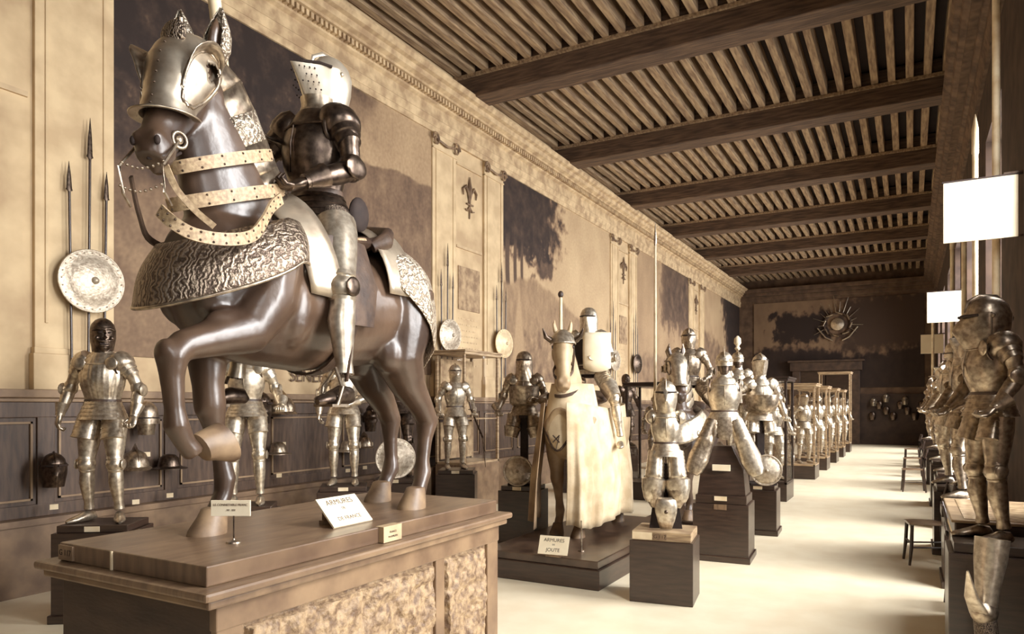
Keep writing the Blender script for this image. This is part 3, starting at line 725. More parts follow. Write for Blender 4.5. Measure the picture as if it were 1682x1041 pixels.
st = [((0, .0, .09), FR, .085, .09), ((0, -.03, .04), FR, .112, .128), ((0, -.06, -.02), FR, .128, .148), ((0, -.095, -.10), FR, .128, .156), ((0, -.13, -.19), FR, .108, .136), ((0, -.165, -.28), FR, .090, .110), ((0, -.19, -.345), FR, .092, .098), ((0, -.20, -.372), FR, .125, .128)]
def eyeskip(t, a): return ((t - .36) / .075) ** 2 + ((abs(a) - 88) / 15) ** 2 < 1
for sg in (-1, 1): MB().ell(HM @ V((sg * .047, -.289, -.445)), (.012, .012, .018), 10, 7).build('nostril', BLACK, kh)
MB().tube([HM @ V((-.045, -.215, -.485)), HM @ V((0, -.262, -.50)), HM @ V((.045, -.215, -.485)), HM @ V((.062, -.16, -.43))], .006, 6).build('mouth_line', BLACK, kh)
ch = arc_shell(lerp_st(st, 44), 44, -112, 112, HM, eyeskip).build('chanfron', mat('chanfron_steel', .62, .86, 10, .34, .85, .08, 12), kh, solid=.006)
def shell_pt(t, a, k=1.03):
    q = lerp_st(st, 44)[int(t * 44)]; c, f, rx, rf = q; aa = R(a)
    return HM @ (c + (V((1, 0, 0)) * (rx * sin(aa)) + f * (rf * cos(aa))) * k + V((0, .03, .10)) * ((1 - cos(aa)) * LIFT * t ** 2))
for sg in (-1, 1):
    bb = [2 * pi * k / 32 for k in range(33)]
    MB().tube([shell_pt(.50 + .25 * cos(b_), sg * (76 + 29 * sin(b_)), 1.03) for b_ in bb], .008, 8).build('eye_rim', STEEL, ch)
    # flaring eye guard on the brow side
    gb = [pi + pi * k / 14 - .9 for k in range(15)]
    MB().rings([[shell_pt(.50 + .25 * cos(b_), sg * (76 + 29 * sin(b_)), 1.0 + w_ * .55 * max(0, sin((b_ - pi + .9)))) for b_ in gb] for w_ in (0, .5, 1)], False, False).build('eye_guard', STEEL, ch, solid=.004)
    ears = MB(); e0 = HM @ V((sg * .06, -.02, .10)); rs = []
    for z, r, op in ((0, .045, 0), (.05, .058, .0), (.10, .056, .0), (.15, .040, 0), (.20, .018, 0), (.23, .004, 0)):
        rs.append([HM @ V((sg * .068 + sg * z * .10 + r * cos(a_), .02 + r * sin(a_) * .8 - z * .1, .07 + z)) for a_ in [R(-50 + 280 * k / 14) for k in range(15)]])
    ears.rings(rs, False, False).build('ear_guard', ENGRAVED_PALE, ch, solid=.005)
MB().ell(shell_pt(.24, 0, .98) + V((0, 0, .0)), (.07, .03, .06), 20, 9).build('boss', mat('dark_engraving', .2, .6, 26, .45, .8, .5, 26, kind='wave', contrast=(.1, .9)), ch)
MB().tube([HM @ V((0, -.13, .10)), HM @ V((0, -.14, .155))], [.010, .014], 8).build('plume_holder', STEEL, ch)
# rivets
rv = MB()
for k in range(15): rv.ell(shell_pt(.90, -98 + 14 * k, 1.03), (.006,) * 3, 6, 4)
for k in range(11): rv.ell(shell_pt(.08 + .075 * k, 0, 1.03), (.005,) * 3, 6, 4)
rv.build('rivets', STEEL_DARK, ch)
# crinet: lames along the crest
for k in range(9):
    t = k / 8
    pts = [(.0, -.585, 2.02), (.0, -.50, 1.97), (.0, -.43, 1.87), (0, -.37, 1.76), (0, -.31, 1.65), (0, -.25, 1.55), (0, -.19, 1.46), (0, -.14, 1.40), (0, -.09, 1.35)]
    c0 = V(pts[k]); dn = V((0, -.85, -.52)) if k > 1 else V((0, -.75, -.66)); wd = .088 + .008 * k; rs = []
    for q, off in ((0, .0), (1, .045)):
        cc = c0 + V((0, .055, -.10)) * off * 10 * .2
        rs.append([cc + V((1, 0, 0)) * ((wd + off * .15) * sin(a_)) - dn * ((.055 + off * .2) * cos(a_)) + dn * .19 * (1 - cos(a_)) * .5 for a_ in [R(-120 + 240 * u / 20) for u in range(21)]])
    # widen each lame along the crest so that they overlap
    nx = V(pts[min(k + 1, 8)]) if k < 8 else c0 + V((0, .05, -.06))
    sh = (nx - c0) * 1.15
    rs = [rs[0], [p + sh * .5 for p in rs[0]], [p + sh + V((p.x * .05, 0, 0)) for p in rs[0]]]
    MB().rings(rs, False, False).build('crinet_lame', ENGRAVED_PALE if k % 4 == 2 else STEEL, kh, solid=.005)
# neck straps
def ring_pts(c, u, v, a0, a1, n=18): return [V(c) + V(u) * cos(R(a0 + (a1 - a0) * k / n)) + V(v) * sin(R(a0 + (a1 - a0) * k / n)) for k in range(n + 1)]
def smooth_path(P, k=5):
    P = [V(p) for p in P]; out = []
    for i in range(len(P) - 1):
        a, b, c, d = P[max(i - 1, 0)], P[i], P[i + 1], P[min(i + 2, len(P) - 1)]
        for q in range(k):
            t = q / k; out.append(.5 * ((2 * b) + (c - a) * t + (2 * a - 5 * b + 4 * c - d) * t * t + (3 * b - a - 3 * c + d) * t ** 3))
    return out + [P[-1]]
def strap(pts, hw, th, m, par, name='strap', up=(0, -.35, 1)):
    if len(pts) < 12: pts = smooth_path(pts)
    pts = [V(p) for p in pts]; rs = []; c = sum(pts, V()) / len(pts); U = V(up).normalized()
    for i, p in enumerate(pts):
        t = (pts[min(i + 1, len(pts) - 1)] - pts[max(i - 1, 0)]).normalized(); n_ = t.cross(U).normalized(); u = n_.cross(t).normalized()
        rs.append([p + n_ * (a * th) + u * (b * hw) for a, b in ((-1, -1), (1, -1), (1, 1), (-1, 1))])
    o = MB().rings(rs).build(name, m, par, True)
    if hw > .02:
        for i in range(1, len(pts) - 1, 2):
            for b in (-.62, .62):
                q = rs[i][1].lerp(rs[i][2], .5 + b / 2); q2 = rs[i][0].lerp(rs[i][3], .5 + b / 2)
                q = q if q.x > q2.x else q2
                MB().ell(q, (.005,) * 3, 6, 4).build('stud', STEEL_DARK, o)
    return o
strap(ring_pts((0, -.535, 1.62), (0, .25, .10), (.140, 0, 0), -10, 190), .026, .006, STRAPM, kh)
strap(ring_pts((0, -.49, 1.48), (0, .28, .10), (.158, 0, 0), -10, 190), .028, .006, STRAPM, kh)
# peytral : flared shell round the chest
def peytral():
    mb = MB(); rs = []
    for t in [i / 10 for i in range(11)]:
        ring = []
        for k in range(41):
            a = -112 + 224 * k / 40; ca, sa = cos(R(a)), sin(R(a)); fr2 = max(0, ca)
            top = V((.262 * sa, -.40 - .40 * max(ca, 0) - .22 * min(ca, 0), 1.22 + .16 * (1 - fr2)))
            bot = V((.32 * sa, -.40 - .46 * max(ca, 0) - .16 * min(ca, 0), .95 + .235 * (1 - fr2 ** .8)))
            p = top.lerp(bot, t); bulge = .035 * sin(pi * t)
            p += V((sa, -max(ca, 0), 0)) * (bulge + .03 * t ** 3)
            ring.append(p)
        rs.append(ring)
    return mb.rings(rs, False, False)
py_ = peytral().build('peytral', ENGRAVED, kh, solid=.006)
pts = []
for k in range(41):
    a = -112 + 224 * k / 40; ca, sa = cos(R(a)), sin(R(a)); fr2 = max(0, ca)
    pts.append(V((.32 * sa, -.40 - .46 * max(ca, 0) - .16 * min(ca, 0), .95 + .235 * (1 - fr2 ** .8))) + V((sa, -max(ca, 0), 0)) * .03)
MB().tube(pts, .008, 8).build('roped_edge', STEEL, py_)
for k in range(1, 4): 
    MB().ell(py_pt := V((.30 * sin(R(30 * k)), -.40 - .43 * cos(R(30 * k)), 1.10 + .03 * k)), (.03, .03, .03), 12, 7).build('rosette', ENGRAVED_PALE, py_)
# saddle
sd = MB().tube([(0, -.26, 1.40), (0, -.15, 1.375), (0, .02, 1.37), (0, .18, 1.39), (0, .3, 1.43)], [(.17, .05), (.21, .05), (.22, .05), (.22, .05), (.2, .05)], 16).build('saddle', LEATHER, kh)
def arc_plate(y0, y1, zc, r0, r1, h0, h1, a1, nm, m, par, lean=0):
    rs = []
    for t in [i / 5 for i in range(6)]:
        r = r0 + (r1 - r0) * t; y = y0 + (y1 - y0) * t
        rs.append([V((r * sin(R(a)), y + lean * (1 - cos(R(a))) , zc + (h0 + (h1 - h0) * t) * cos(R(a)))) for a in [-a1 + 2 * a1 * k / 24 for k in range(25)]])
    return MB().rings(rs, False, False).build(nm, m, par, solid=.006)
PALEST = mat('pale_saddle_steel', .58, .76, 8, .42, .75, .05, 12)
arc_plate(-.40, -.24, 1.13, .285, .33, .34, .44, 100, 'saddle_bow', PALEST, sd, lean=.10)
arc_plate(.22, .42, 1.14, .30, .31, .36, .40, 90, 'cantle', PALEST, sd, lean=.02)
MB().tube([(.2, .22, 1.38), (.24, .28, 1.42), (.2, .34, 1.46), (0, .37, 1.50), (-.2, .34, 1.46), (-.24, .28, 1.42)], [(.03, .03), (.04, .045), (.04, .045), (.04, .045), (.04, .045), (.03, .03)], 12).build('cantle_roll', LEATHER, sd)
for sg in (-1, 1):
    MB().tube([(sg * .24, -.02, 1.36), (sg * .31, -.02, 1.15), (sg * .315, -.02, .95)], [(.02, .14), (.014, .15), (.010, .12)], 12, up=(0, 1, 0)).build('flap', LEATHER, sd)
    MB().tube([(sg * .30, -.04, 1.2), (sg * .36, -.10, .95), (sg * .40, -.19, .68)], [(.006, .012)] * 3, 8, up=(1, 0, 0)).build('stirrup_strap', LEATHER, sd)
# girth
strap(ring_pts((0, -.02, 1.05), (.296, 0, 0), (0, 0, .325), 180, 360), .035, .006, LEATHER, kh, 'girth', up=(0, 1, 0))
# crupper : rump shell
def crupper():
    rs = []
    for i in range(15):
        t = i / 14; y = .32 + t * .30
        r = .31 + .03 * sin(pi * t) + .03 * t; hh = .33 - .10 * t ** 2.2
        amax = 78 + 30 * t
        rs.append([V(((r) * sin(R(a)) * (1 - .25 * max(0, t - .6)), y + .012 * t * (1 - cos(R(a))) , 1.15 + hh * cos(R(a)) - (.10 * max(0, abs(a) - 60) / 48 * (1 + t)))) for a in [-amax + 2 * amax * k / 40 for k in range(41)]])
    # closing tail sweep
    last = rs[-1]; rs.append([V((p.x * .80, p.y + .03, p.z - .05)) for p in last]); rs.append([V((p.x * .55, p.y + .05, p.z - .12)) for p in last])
    return MB().rings(rs, False, False)
cr_ = crupper().build('crupper', ENGRAVED_PALE, kh, solid=.006)
MB().tube([(.0, .76, 1.34), (0, .84, 1.2), (0, .88, .95), (0, .86, .7), (0, .83, .62)], [(.04, .04), (.05, .05), (.06, .06), (.05, .05), (.01, .01)], 12).build('tail', HORSE, kh)
# bit, curb, reins
def HL(x, y, z): return HM @ V((x, y, z))
bit = MB()
for sg in (-1, 1):
    c = HL(sg * .078, -.20, -.40)
    bit.tube([c + V((0, .030 * cos(a_), .030 * sin(a_))) for a_ in [2 * pi * k / 16 for k in range(17)]], .007, 8, up=(1, 0, 0))
    bit.ell(c, (.01, .016, .016), 10, 6)
    bit.tube([c, HL(sg * .085, -.30, -.55), HL(sg * .08, -.27, -.64), HL(sg * .08, -.22, -.67)], .006, 6)
bit.tube([HL(-.078, -.2, -.40), HL(0, -.22, -.43), HL(.078, -.2, -.40)], .008, 8)
for zz in (-.53, -.62):
    for k in range(9): bit.ell(HL(-.08 + .02 * k, -.29 - (.0), zz - .025 * sin(pi * k / 8)), (.006,) * 3, 6, 4)
bit.build('bit', STEEL, kh)
def reins(sg, pts, hw): return strap(pts, hw, .005, STRAPM if sg > 0 else LEATHER, kh, 'rein', up=(0, 0, 1))
reins(1, [loc(262, 345, -2.42), loc(285, 366, -2.36), loc(320, 385, -2.32), loc(370, 393, -2.29), loc(412, 388, -2.29), loc(432, 366, -2.31), loc(446, 340, -2.36), loc(462, 326, -2.39)], .024)
reins(1, [loc(268, 262, -2.46), loc(290, 310, -2.42), loc(320, 345, -2.38), loc(352, 372, -2.33)], .012)
reins(-1, [loc(215, 290, -2.66), loc(228, 350, -2.72), loc(248, 395, -2.78), loc(300, 400, -2.85), loc(420, 330, -2.74)], .014)

# rider 1
RB = V((-2.6, 2.64, 1.80))
r1 = thing('mounted_armour', 'tall plate armour seated high on the large dark horse, holding its reins', 'armour', RB)
def rl(px, py, X): return onX(px, py, X) - RB
J1 = dict(hipL=(.13, -.02, .93), hipR=(-.13, -.02, .93), kneeL=(.31, -.16, .54), kneeR=(-.31, -.16, .54), ankL=(.36, -.20, .13), ankR=(-.36, -.20, .13), toeL=(.40, -.42, .03), toeR=(-.40, -.42, .03),
          head=(.0, .07, 1.63), elbL=(.25, -.03, 1.13), wriL=(.20, -.27, 1.02), tipL=(.16, -.38, .96), elbR=(-.30, -.15, 1.17), wriR=(-.16, -.34, 1.10), tipR=(-.1, -.44, 1.05))
suit(r1, J1, 'armet', STEEL_DARK, 1.0, besagew=False, tasset='none', hm=mat('helmet_bright_steel', .74, .92, 7, .36, .75, .05, 12), detail=True, lance_rest=True, head_yaw=R(-12), wide=.95)
for o_ in r1.children:
    if o_.name.split('.')[0] in ('cuisse', 'greave', 'poleyn', 'gorget'): o_.data.materials[0] = STEEL_BRIGHT if o_.name.startswith(('cuisse', 'greave', 'poleyn')) else STEEL
MB().ell((.12, .17, .98), (.03, .07, .09), 16, 9).build('culet', BLACK, r1)
MB().tube([(.20, -.05, .80), (.2, .12, .83), (0, .14, .84)], .012, 8).build('belt', STRAPM, r1)
t = thing('pale_lance', 'thick pale lance rising behind the neck of the first horse', 'lance', onX(392, 330, -2.95))
tp = onX(357, 40, -2.95) - V(t.location); MB().tube([(0, 0, 0), tp, tp * 1.5], [.03, .031, .031], 12).build('shaft', POLE_PALE, t); MB().lathe([(.0, -.02), (.045, -.01), (.045, .03), (.03, .05)], (0, 0, 0), 14).build('grip_ring', STEEL, t)
# stirrups
for sg in (-1, 1):
    st_ = MB(); cx_ = sg * .385
    st_.tube([(cx_ - .05, -.32, .0), (cx_ - .055, -.30, .08), (cx_, -.28, .16), (cx_ + .055, -.30, .08), (cx_ + .05, -.32, .0)], .009, 8)
    st_.box((cx_ - .055, -.36, -.008), (cx_ + .055, -.26, .004)); st_.build('stirrup', STEEL, r1)
# signs on the podium
def card(name, label, c, w_, h_, xdir, nrm, lines, cat='sign', th=.008, m=PAPER, ink=INK, stand=None, group=None):
    xd = V(xdir).normalized(); n_ = V(nrm).normalized(); u_ = n_.cross(xd).normalized()
    t = thing(name, label, cat, c, 0, group)
    mb = MB(); M = Matrix((xd, u_, n_)).transposed().to_4x4()
    mb.box((-w_ / 2, -h_ / 2, -th), (w_ / 2, h_ / 2, 0), M); mb.build('board', m, t, False, .001)
    for s_, sz, oy in lines:
        if not s_: continue
        text(s_, sz, ink, t, M @ Matrix.Translation((0, oy, .0005)), 'lettering', .0006)
    if stand is not None: stand(t)
    return t
def st1(t):
    MB().tube([(.02, .0, -.03), (.02, 0, -.135)], .003, 6).build('rod', STEEL_DARK, t); MB().lathe([(.032, 0), (.03, .006), (.006, .012), (.002, .02)], (.02, 0, -.142), 16).build('foot', STEEL, t)
p = onX(384, 842, -2.55); zt = 1.226
q = onX(384, 890, -2.55)
c_ = V((-2.50, 1.99, 0)); 
def floor_pt(px, py, z):
    d_ = F * (EYE - z) / (py - HZ); u_ = (px - CX) / F * d_; return V((u_ * CS - d_ * SN, u_ * SN + d_ * CS, z))
fp = floor_pt(384, 891, 1.226)
card('podium_placard', 'small white placard on a thin rod beside the planted front hoof', fp + V((-.02, 0, .142)), .165, .066, (CS, SN, 0), (SN, -CS, 0), [('LE CONNETABLE FRANC', .013, .014), ('. XV . XVI', .010, -.008)], stand=st1, ink=FADED)
fp = floor_pt(578, 861, 1.226)
sg_ = card('podium_placard', 'large slanting white board lettered ARMURES near the edge of the oak podium', fp + V((-.04, -.005, .068)), .27, .17, (0, 1, .0), (.72, 0, .70), [('ARMURES', .042, .052), ('DE', .02, .012), ('DE FRANCE', .03, -.045)], ink=FADED, th=.01)
MB().box((-.10, -.07, -.068), (.03, .13, -.05)).box((-.10, -.05, -.068), (-.085, .05, .0)).build('rest', WOOD_MID, sg_, False)
fp = onX(640, 872, -2.17)
card('podium_placard', 'small folded card lettered on the corner ledge of the oak podium', V((-2.15, fp.y, 1.19)), .135, .075, (0, 1, 0), (1, 0, 0), [('FRANCE', .014, .008), ('MAXIMILIEN', .013, -.014)], th=.05, m=mat('tan_card', .62, .72, 8, .6))

# ================================================================ STANDING ARMOURS ALONG THE LEFT WALL
def pedestal(name, label, x, y, w_, d_, h_, rz=0, m=None, cap=.06, tags_=1, base=True, group=None, z=0):
    t = thing(name, label, 'pedestal', (x, y, z), rz, group)
    m = m or WOOD_DARK
    MB().box((-w_ / 2, -d_ / 2, .05 if base else 0), (w_ / 2, d_ / 2, h_ - cap)).build('block', m, t, False, .006)
    MB().box((-w_ / 2 + .03, -d_ / 2 + .03, h_ - cap), (w_ / 2 - .03, d_ / 2 - .03, h_)).build('top', m, t, False, .006)
    if base: MB().box((-w_ / 2 - .02, -d_ / 2 - .02, 0), (w_ / 2 + .02, d_ / 2 + .02, .07)).build('base', m, t, False, .006)
    for k in range(tags_):
        a = MB().box((-.06 + k * .1, -d_ / 2 + .024, h_ - cap + .008), (.06 + k * .1, -d_ / 2 + .03, h_ - .008)).build('number_plate', PAPER2, t, False)
    return t
GP = 'black pedestals along the left wall'
ARM = 'armours standing along the left wall'
def wall_fig(px, dface, label, ped, **k):
    pass
WX = -6.1
def stand_on(x, y, z, rz, label, scale=1, name='standing_armour', cat='armour', group=None, **k):
    t = thing(name, label, cat, (x, y, z), rz, group)
    suit(t, s=scale, **k); return t
# B: fluted armour with mask visor
pedestal('pedestal', 'low black pedestal under the fluted armour at far left', -6.05, 3.62, .62, .5, .80, R(35), group=GP)
JB = dict(elbL=(.30, .02, 1.14), wriL=(.31, -.08, .92), tipL=(.30, -.14, .80), elbR=(-.31, .04, 1.15), wriR=(-.36, -.02, .93), tipR=(-.38, -.04, .80), kneeL=(.12, -.03, .50), toeL=(.22, -.14, .03), toeR=(-.2, -.14, .03))
stand_on(-6.07, 3.62, .80, R(30), 'fluted standing armour with a grinning mask visor below the round shield at left', J=JB, style='mask', m=STEEL_FLUTED, hm=STEEL_DARK, flute=.022, head_yaw=R(35), group=ARM, scale=.99)
# C
pedestal('pedestal', 'black pedestal seen between the front legs of the first horse', -5.85, 4.95, .6, .5, .80, R(40), group=GP)
stand_on(-5.85, 4.95, .80, R(40), 'bright standing armour half hidden between the first horse\'s front legs', style='close', m=STEEL_BRIGHT, group=ARM, J=dict(wriL=(.36, -.2, 1.0), tipL=(.36, -.3, .92)))
# D
pedestal('pedestal', 'black pedestal behind the slanting white board', -6.2, 6.75, .62, .55, .80, R(40), group=GP)
stand_on(-6.2, 6.75, .80, R(35), 'bright standing armour with a bent arm under the first horse\'s belly', style='burgonet', m=STEEL_BRIGHT, tasset='short', group=ARM, J=dict(elbL=(.36, .0, 1.12), wriL=(.12, -.22, 1.02), tipL=(.02, -.26, .98), elbR=(-.28, 0, 1.15), wriR=(-.30, -.03, .9), tipR=(-.3, -.05, .78)))
# F2
pedestal('pedestal', 'black pedestal behind the hind legs of the first horse', -6.2, 7.8, .62, .55, .80, R(30), group=GP)
stand_on(-6.28, 7.95, .80, R(35), 'dark standing armour behind the hind legs of the first horse', style='close', m=STEEL_DARK, group=ARM)
def round_shield(label, c, r, nrm, m, group=None, tilt=0):
    n_ = V(nrm).normalized(); M = n_.to_track_quat('Z', 'Y').to_matrix()
    t = thing('round_shield', label, 'shield', c, 0, group)
    pm = MB().lathe([(r, 0), (r, .012), (r * .96, .02), (r * .9, .016), (r * .7, .05), (r * .4, .075), (r * .12, .085), (r * .1, .1), (.004, .12)], (0, 0, 0), 40, M)
    a, b = M @ V((1, 0, 0)), M @ V((0, 1, 0))
    MB().tube([(a * cos(q) + b * sin(q)) * r * .985 + n_ * .012 for q in [2 * pi * k / 40 for k in range(41)]], .010, 8, up=n_).build('rim', m, t)
    for k in range(24): q = 2 * pi * k / 24; pm.ell((a * cos(q) + b * sin(q)) * r * .9 + n_ * .024, (.008,) * 3, 6, 4)
    pm.build('plate', m, t)
    return t
SHM = mat('shield_steel', .60, .85, 22, .45, .6, .25, 40, contrast=(.3, .7))
round_shield('round steel shield leaning low behind the first horse\'s hind legs', V((-6.08, 7.62, 1.08)), .27, (.75, -.65, .1), SHM)
# E
pedestal('pedestal', 'black pedestal under the small bright armour by the glass cabinet', -6.2, 9.3, .6, .6, .80, R(28), group=GP)
stand_on(-6.24, 9.3, .80, R(48), 'slim bright standing armour beside the glass cabinet', style='close', m=STEEL_BRIGHT, group=ARM, skirt=True, tasset='short', scale=.93)
t = thing('sword', 'long sword standing beside the slim armour by the cabinet', 'sword', (-5.98, 9.4, .80))
MB().tube([(.12, .2, .02), (.22, -.05, .5), (-.02, .0, .92)], [(.004, .008), (.006, .016), (.006, .018)], 8).build('blade', STEEL_DARK, t); MB().tube([(-.02, 0, .92), (-.06, .01, 1.05)], .014, 8).build('grip', LEATHER, t)
MB().tube([(-.10, .05, .93), (.06, -.05, .93)], .009, 8).build('crossguard', STEEL, t)
# more of the wall row, farther
for i, (y, st_, mm, lb) in enumerate([(13.6, 'close', STEEL, 'standing armour near the wall behind the jousting half armour'), (16.6, 'mask', STEEL_DARK, 'small dark headed armour by the wall behind the jousting rider'), (19.6, 'close', STEEL, 'distant standing armour under the second pale pier')]):
    pedestal('pedestal', ['black pedestal by the wall behind the jousting half armour', 'black pedestal by the wall beyond the jousting rider', 'distant black pedestal under the second pale pier'][i], WX, y, .6, .6, .80, R(20), group=GP)
    stand_on(WX, y, .80, R(45), lb, style=st_, m=mm, group=ARM)

# spear and shield trophies on the pilasters
def spear(label, base, top, head, m=WOOD_DARK, group='spears on the wall piers', r=.013, kind='leaf'):
    base, top = V(base), V(top); t = thing('spear', label, 'spear', base, 0, group)
    L = (top - base).length; d_ = (top - base).normalized()
    MB().tube([V((0, 0, 0)), d_ * (L - head)], r, 8).build('shaft', m, t)
    k = .028 if kind == 'leaf' else .012
    MB().tube([d_ * (L - head), d_ * (L - head * .95), d_ * (L - head * .9), d_ * (L - head * .5), d_ * L], [(r, r), (k * 1.3, .012), (k, .012), (k * .75, .009), (.002, .002)], 8, up=(1, 0, 0)).build('spearhead', STEEL_DARK, t)
    return t
def trophy(px, who, r=.29, m=SHM, zc=3.05, big=True, rear=True):
    y = YW(px, -7.3)
    if rear:
        for k, (dy0, dy1, zt, hd) in enumerate(((-.16, -.19, 4.22, .30), (0, .02, 4.72, .42), (.16, .19, 4.22, .30))):
            spear(['left', 'middle', 'right'][k] + ' spear of the three ' + who, (-7.28, y + dy0, 2.0), (-7.28, y + dy1, zt), hd)
    else: pass
    round_shield('round steel shield on the three spears ' + who, (-7.22, y, zc), r, (1, -.12, 0), m, 'round shields on the wall piers')
trophy(143, 'on the light pier at far left', .315)
trophy(733, 'on the pilaster above the slim armour', .29)
trophy(822, 'on the pilaster above the glass cabinet', .29, mat('pale_shield', .75, .86, 12, .55, .4))
trophy(1006, 'on the near pilaster of the second pier', .29)
trophy(1043, 'on the far pilaster of the second pier', .29, STEEL_DARK)
trophy(1132, 'on the third pier deep in the hall', .29, STEEL_DARK)

# helmets hanging on the wainscot
def wall_helmet(px, py, kind, m, label, s=1.0, tagc=True):
    s *= 1.25; c = onX(px, py, -7.2); t = thing('hanging_helmet', label, 'helmet', c, R(70), 'helmets hanging on the wainscot')
    if kind == 'kettle':
        MB().lathe([(.19 * s, 0), (.19 * s, .008), (.12 * s, .03), (.115 * s, .06), (.10 * s, .12), (.06 * s, .155), (.005, .165)], (0, 0, -.03), 24).build('bowl', m, t)
    elif kind == 'morion':
        MB().lev([(-.045 * s, .11 * s, .20 * s, .20 * s, 0), (-.035 * s, .13 * s, .17 * s, .17 * s), (-.02 * s, .115 * s, .125 * s, .125 * s), (.03 * s, .11 * s, .12 * s, .12 * s), (.09 * s, .08 * s, .095 * s, .095 * s), (.125 * s, .02 * s, .03 * s, .03 * s)]).build('bowl', m, t)
        MB().tube([(0, -.12 * s, .03), (0, -.08 * s, .12 * s), (0, 0, .155 * s), (0, .08 * s, .12 * s), (0, .12 * s, .03)], [(.004, .01), (.006, .025), (.006, .03), (.006, .025), (.004, .01)], 8).build('comb', m, t)
    else: helmet(t, (0, 0, 0), kind, 0, m, .95 * s)
    if tagc: MB().box((-.035, -.03, -.30 * s - .05), (.035, -.02, -.30 * s)).build('number_tag', PAPER2, t, False)
    MB().tube([(0, .02, .03), (.0, .10, .02), (.02, .16, .02)], .006, 6).build('peg', STEEL_DARK, t)
for a in [(240, 685, 'sallet', STEEL, 'rounded helmet hanging behind the raised front hoof at wainscot rail height'),
          (222, 762, 'morion', STEEL, 'peaked helmet hanging low between the fluted armour and the raised hoof', 1.0),
          (278, 765, 'kettle', STEEL_DARK, 'brimmed helmet hanging just below the raised front hoof', .8),
          (428, 668, 'close', STEEL_DARK, 'closed helmet hanging beside the big kettle hat under the horse', 1.1),
          (464, 672, 'morion', STEEL, 'largest crested hat hanging under the horse\'s belly', 1.15),
          (457, 742, 'kettle', STEEL, 'small brimmed helmet hanging below the crested hat', .75),
          (570, 738, 'kettle', STEEL_BRIGHT, 'small brimmed helmet just left of its dark twin, near the hind legs', .75),
          (598, 730, 'morion', STEEL, 'small dark helmet just ahead of the hind legs, low on the wainscot', .85),
          (608, 690, 'burgonet', STEEL_DARK, 'dark helmet hanging at rail height just ahead of the hind legs', .9),
          (88, 770, 'close', STEEL_DARK, 'dark helmet hanging at the far left edge', .9)]:
    wall_helmet(*a)

# glass cabinet near the wall
def cabinet(name, label, x0, y0, x1, y1, z0, z1, mf=WOOD_LIGHT, base=True, shelf=None, t_=.045, bm=None, group=None, crown=True):
    t = thing(name, label, 'display case', ((x0 + x1) / 2, (y0 + y1) / 2, 0), 0, group); cx_, cy_ = (x0 + x1) / 2, (y0 + y1) / 2
    hx, hy = (x1 - x0) / 2, (y1 - y0) / 2
    for sx in (-1, 1):
        for sy in (-1, 1):
            MB().box((sx * hx - (t_ if sx > 0 else 0), sy * hy - (t_ if sy > 0 else 0), z0), (sx * hx + (t_ if sx < 0 else 0), sy * hy + (t_ if sy < 0 else 0), z1)).build('post', mf, t, False, .004)
    MB().box((-hx - .03, -hy - .03, z1), (hx + .03, hy + .03, z1 + .05)).build('lid', mf, t, False, .008)
    if crown: MB().box((-hx - .05, -hy - .05, z1 + .05), (hx + .05, hy + .05, z1 + .08)).build('cornice', mf, t, False, .008)
    MB().box((-hx, -hy, z0), (hx, hy, z0 + .04)).build('floor_board', mf, t, False, .004)
    if base: MB().box((-hx, -hy, 0), (hx, hy, z0)).build('base', bm or mf, t, False, .006)
    g = .004
    MB().box((-hx + .01, -hy + .01, z0 + .04), (hx - .01, -hy + .01 + g, z1)).build('glass_pane', GLASS, t, False); MB().box((-hx + .01, -hy + .01, z0 + .04), (-hx + .01 + g, hy - .01, z1)).build('glass_pane', GLASS, t, False)
    MB().box((hx - .01 - g, -hy + .01, z0 + .04), (hx - .01, hy - .01, z1)).build('glass_pane', GLASS, t, False)
    for z in (shelf or []): MB().box((-hx + .02, -hy + .02, z), (hx - .02, hy - .02, z + .02)).build('shelf', mf, t, False)
    return t
cabinet('glass_cabinet', 'tall light wooden glass cabinet against the wall behind the slim armour', -7.15, 10.05, -6.55, 11.2, .78, 2.66, shelf=[1.55], bm=WOOD_MID)
tag(MB().box((-7.1, 10.1, 1.62), (-7.07, 11.15, 2.6)).box((-7.1, 10.1, .86), (-7.07, 11.15, 1.5)).build('backing_cloth', mat('case_cloth', .5, .68, 9, .9), None, False), 'pale backing cloth inside the wall glass cabinet', 'cloth')
helmet_ = thing('small_helmet', 'small pale helmet on the upper shelf of the wall cabinet', 'helmet', (-6.85, 10.4, 1.62 + .13)); helmet(helmet_, (0, 0, 0), 'close', R(60), STEEL_BRIGHT, .8)

# ================================================================ JOUSTING HALF ARMOUR (G)
pedestal('pedestal', 'tall black pedestal beside the jousting platform', -4.37, 8.1, .5, .5, .77, R(6))
g = thing('jousting_armour', 'jousting half armour with a square breast plate on the tall black pedestal', 'armour', (-4.36, 8.1, .77), R(24))
suit(g, s=.98, style='frog', m=STEEL, legs=False, tasset='long', arms=(1, 1), J=dict(kneeL=(.17, -.03, .60), kneeR=(-.17, -.03, .60), wriL=(.2, -.22, 1.12), tipL=(.1, -.28, 1.16), wriR=(-.34, -.12, .98)), pants=BLACK)
MB().tube([(-.15, -.20, 1.08), (0, -.24, 1.07), (.15, -.20, 1.08)], [(.012, .0), (.014, .0), (.012, .0)], 8).build('edge', STEEL_DARK, g)
MB().lev([(1.02, .15, .17, .02), (1.05, .19, .21, .02), (1.25, .20, .22, .02), (1.27, .20, .235, .02), (1.28, .18, .2, .02)]).build('reinforcing_plate', STEEL, g)
MB().box((-.05, .0, 0), (.05, .1, 1.0)).build('stand_post', BLACK, g, False); MB().box((-.2, -.15, 0), (.2, .2, .03)).build('stand_base', BLACK, g, False)
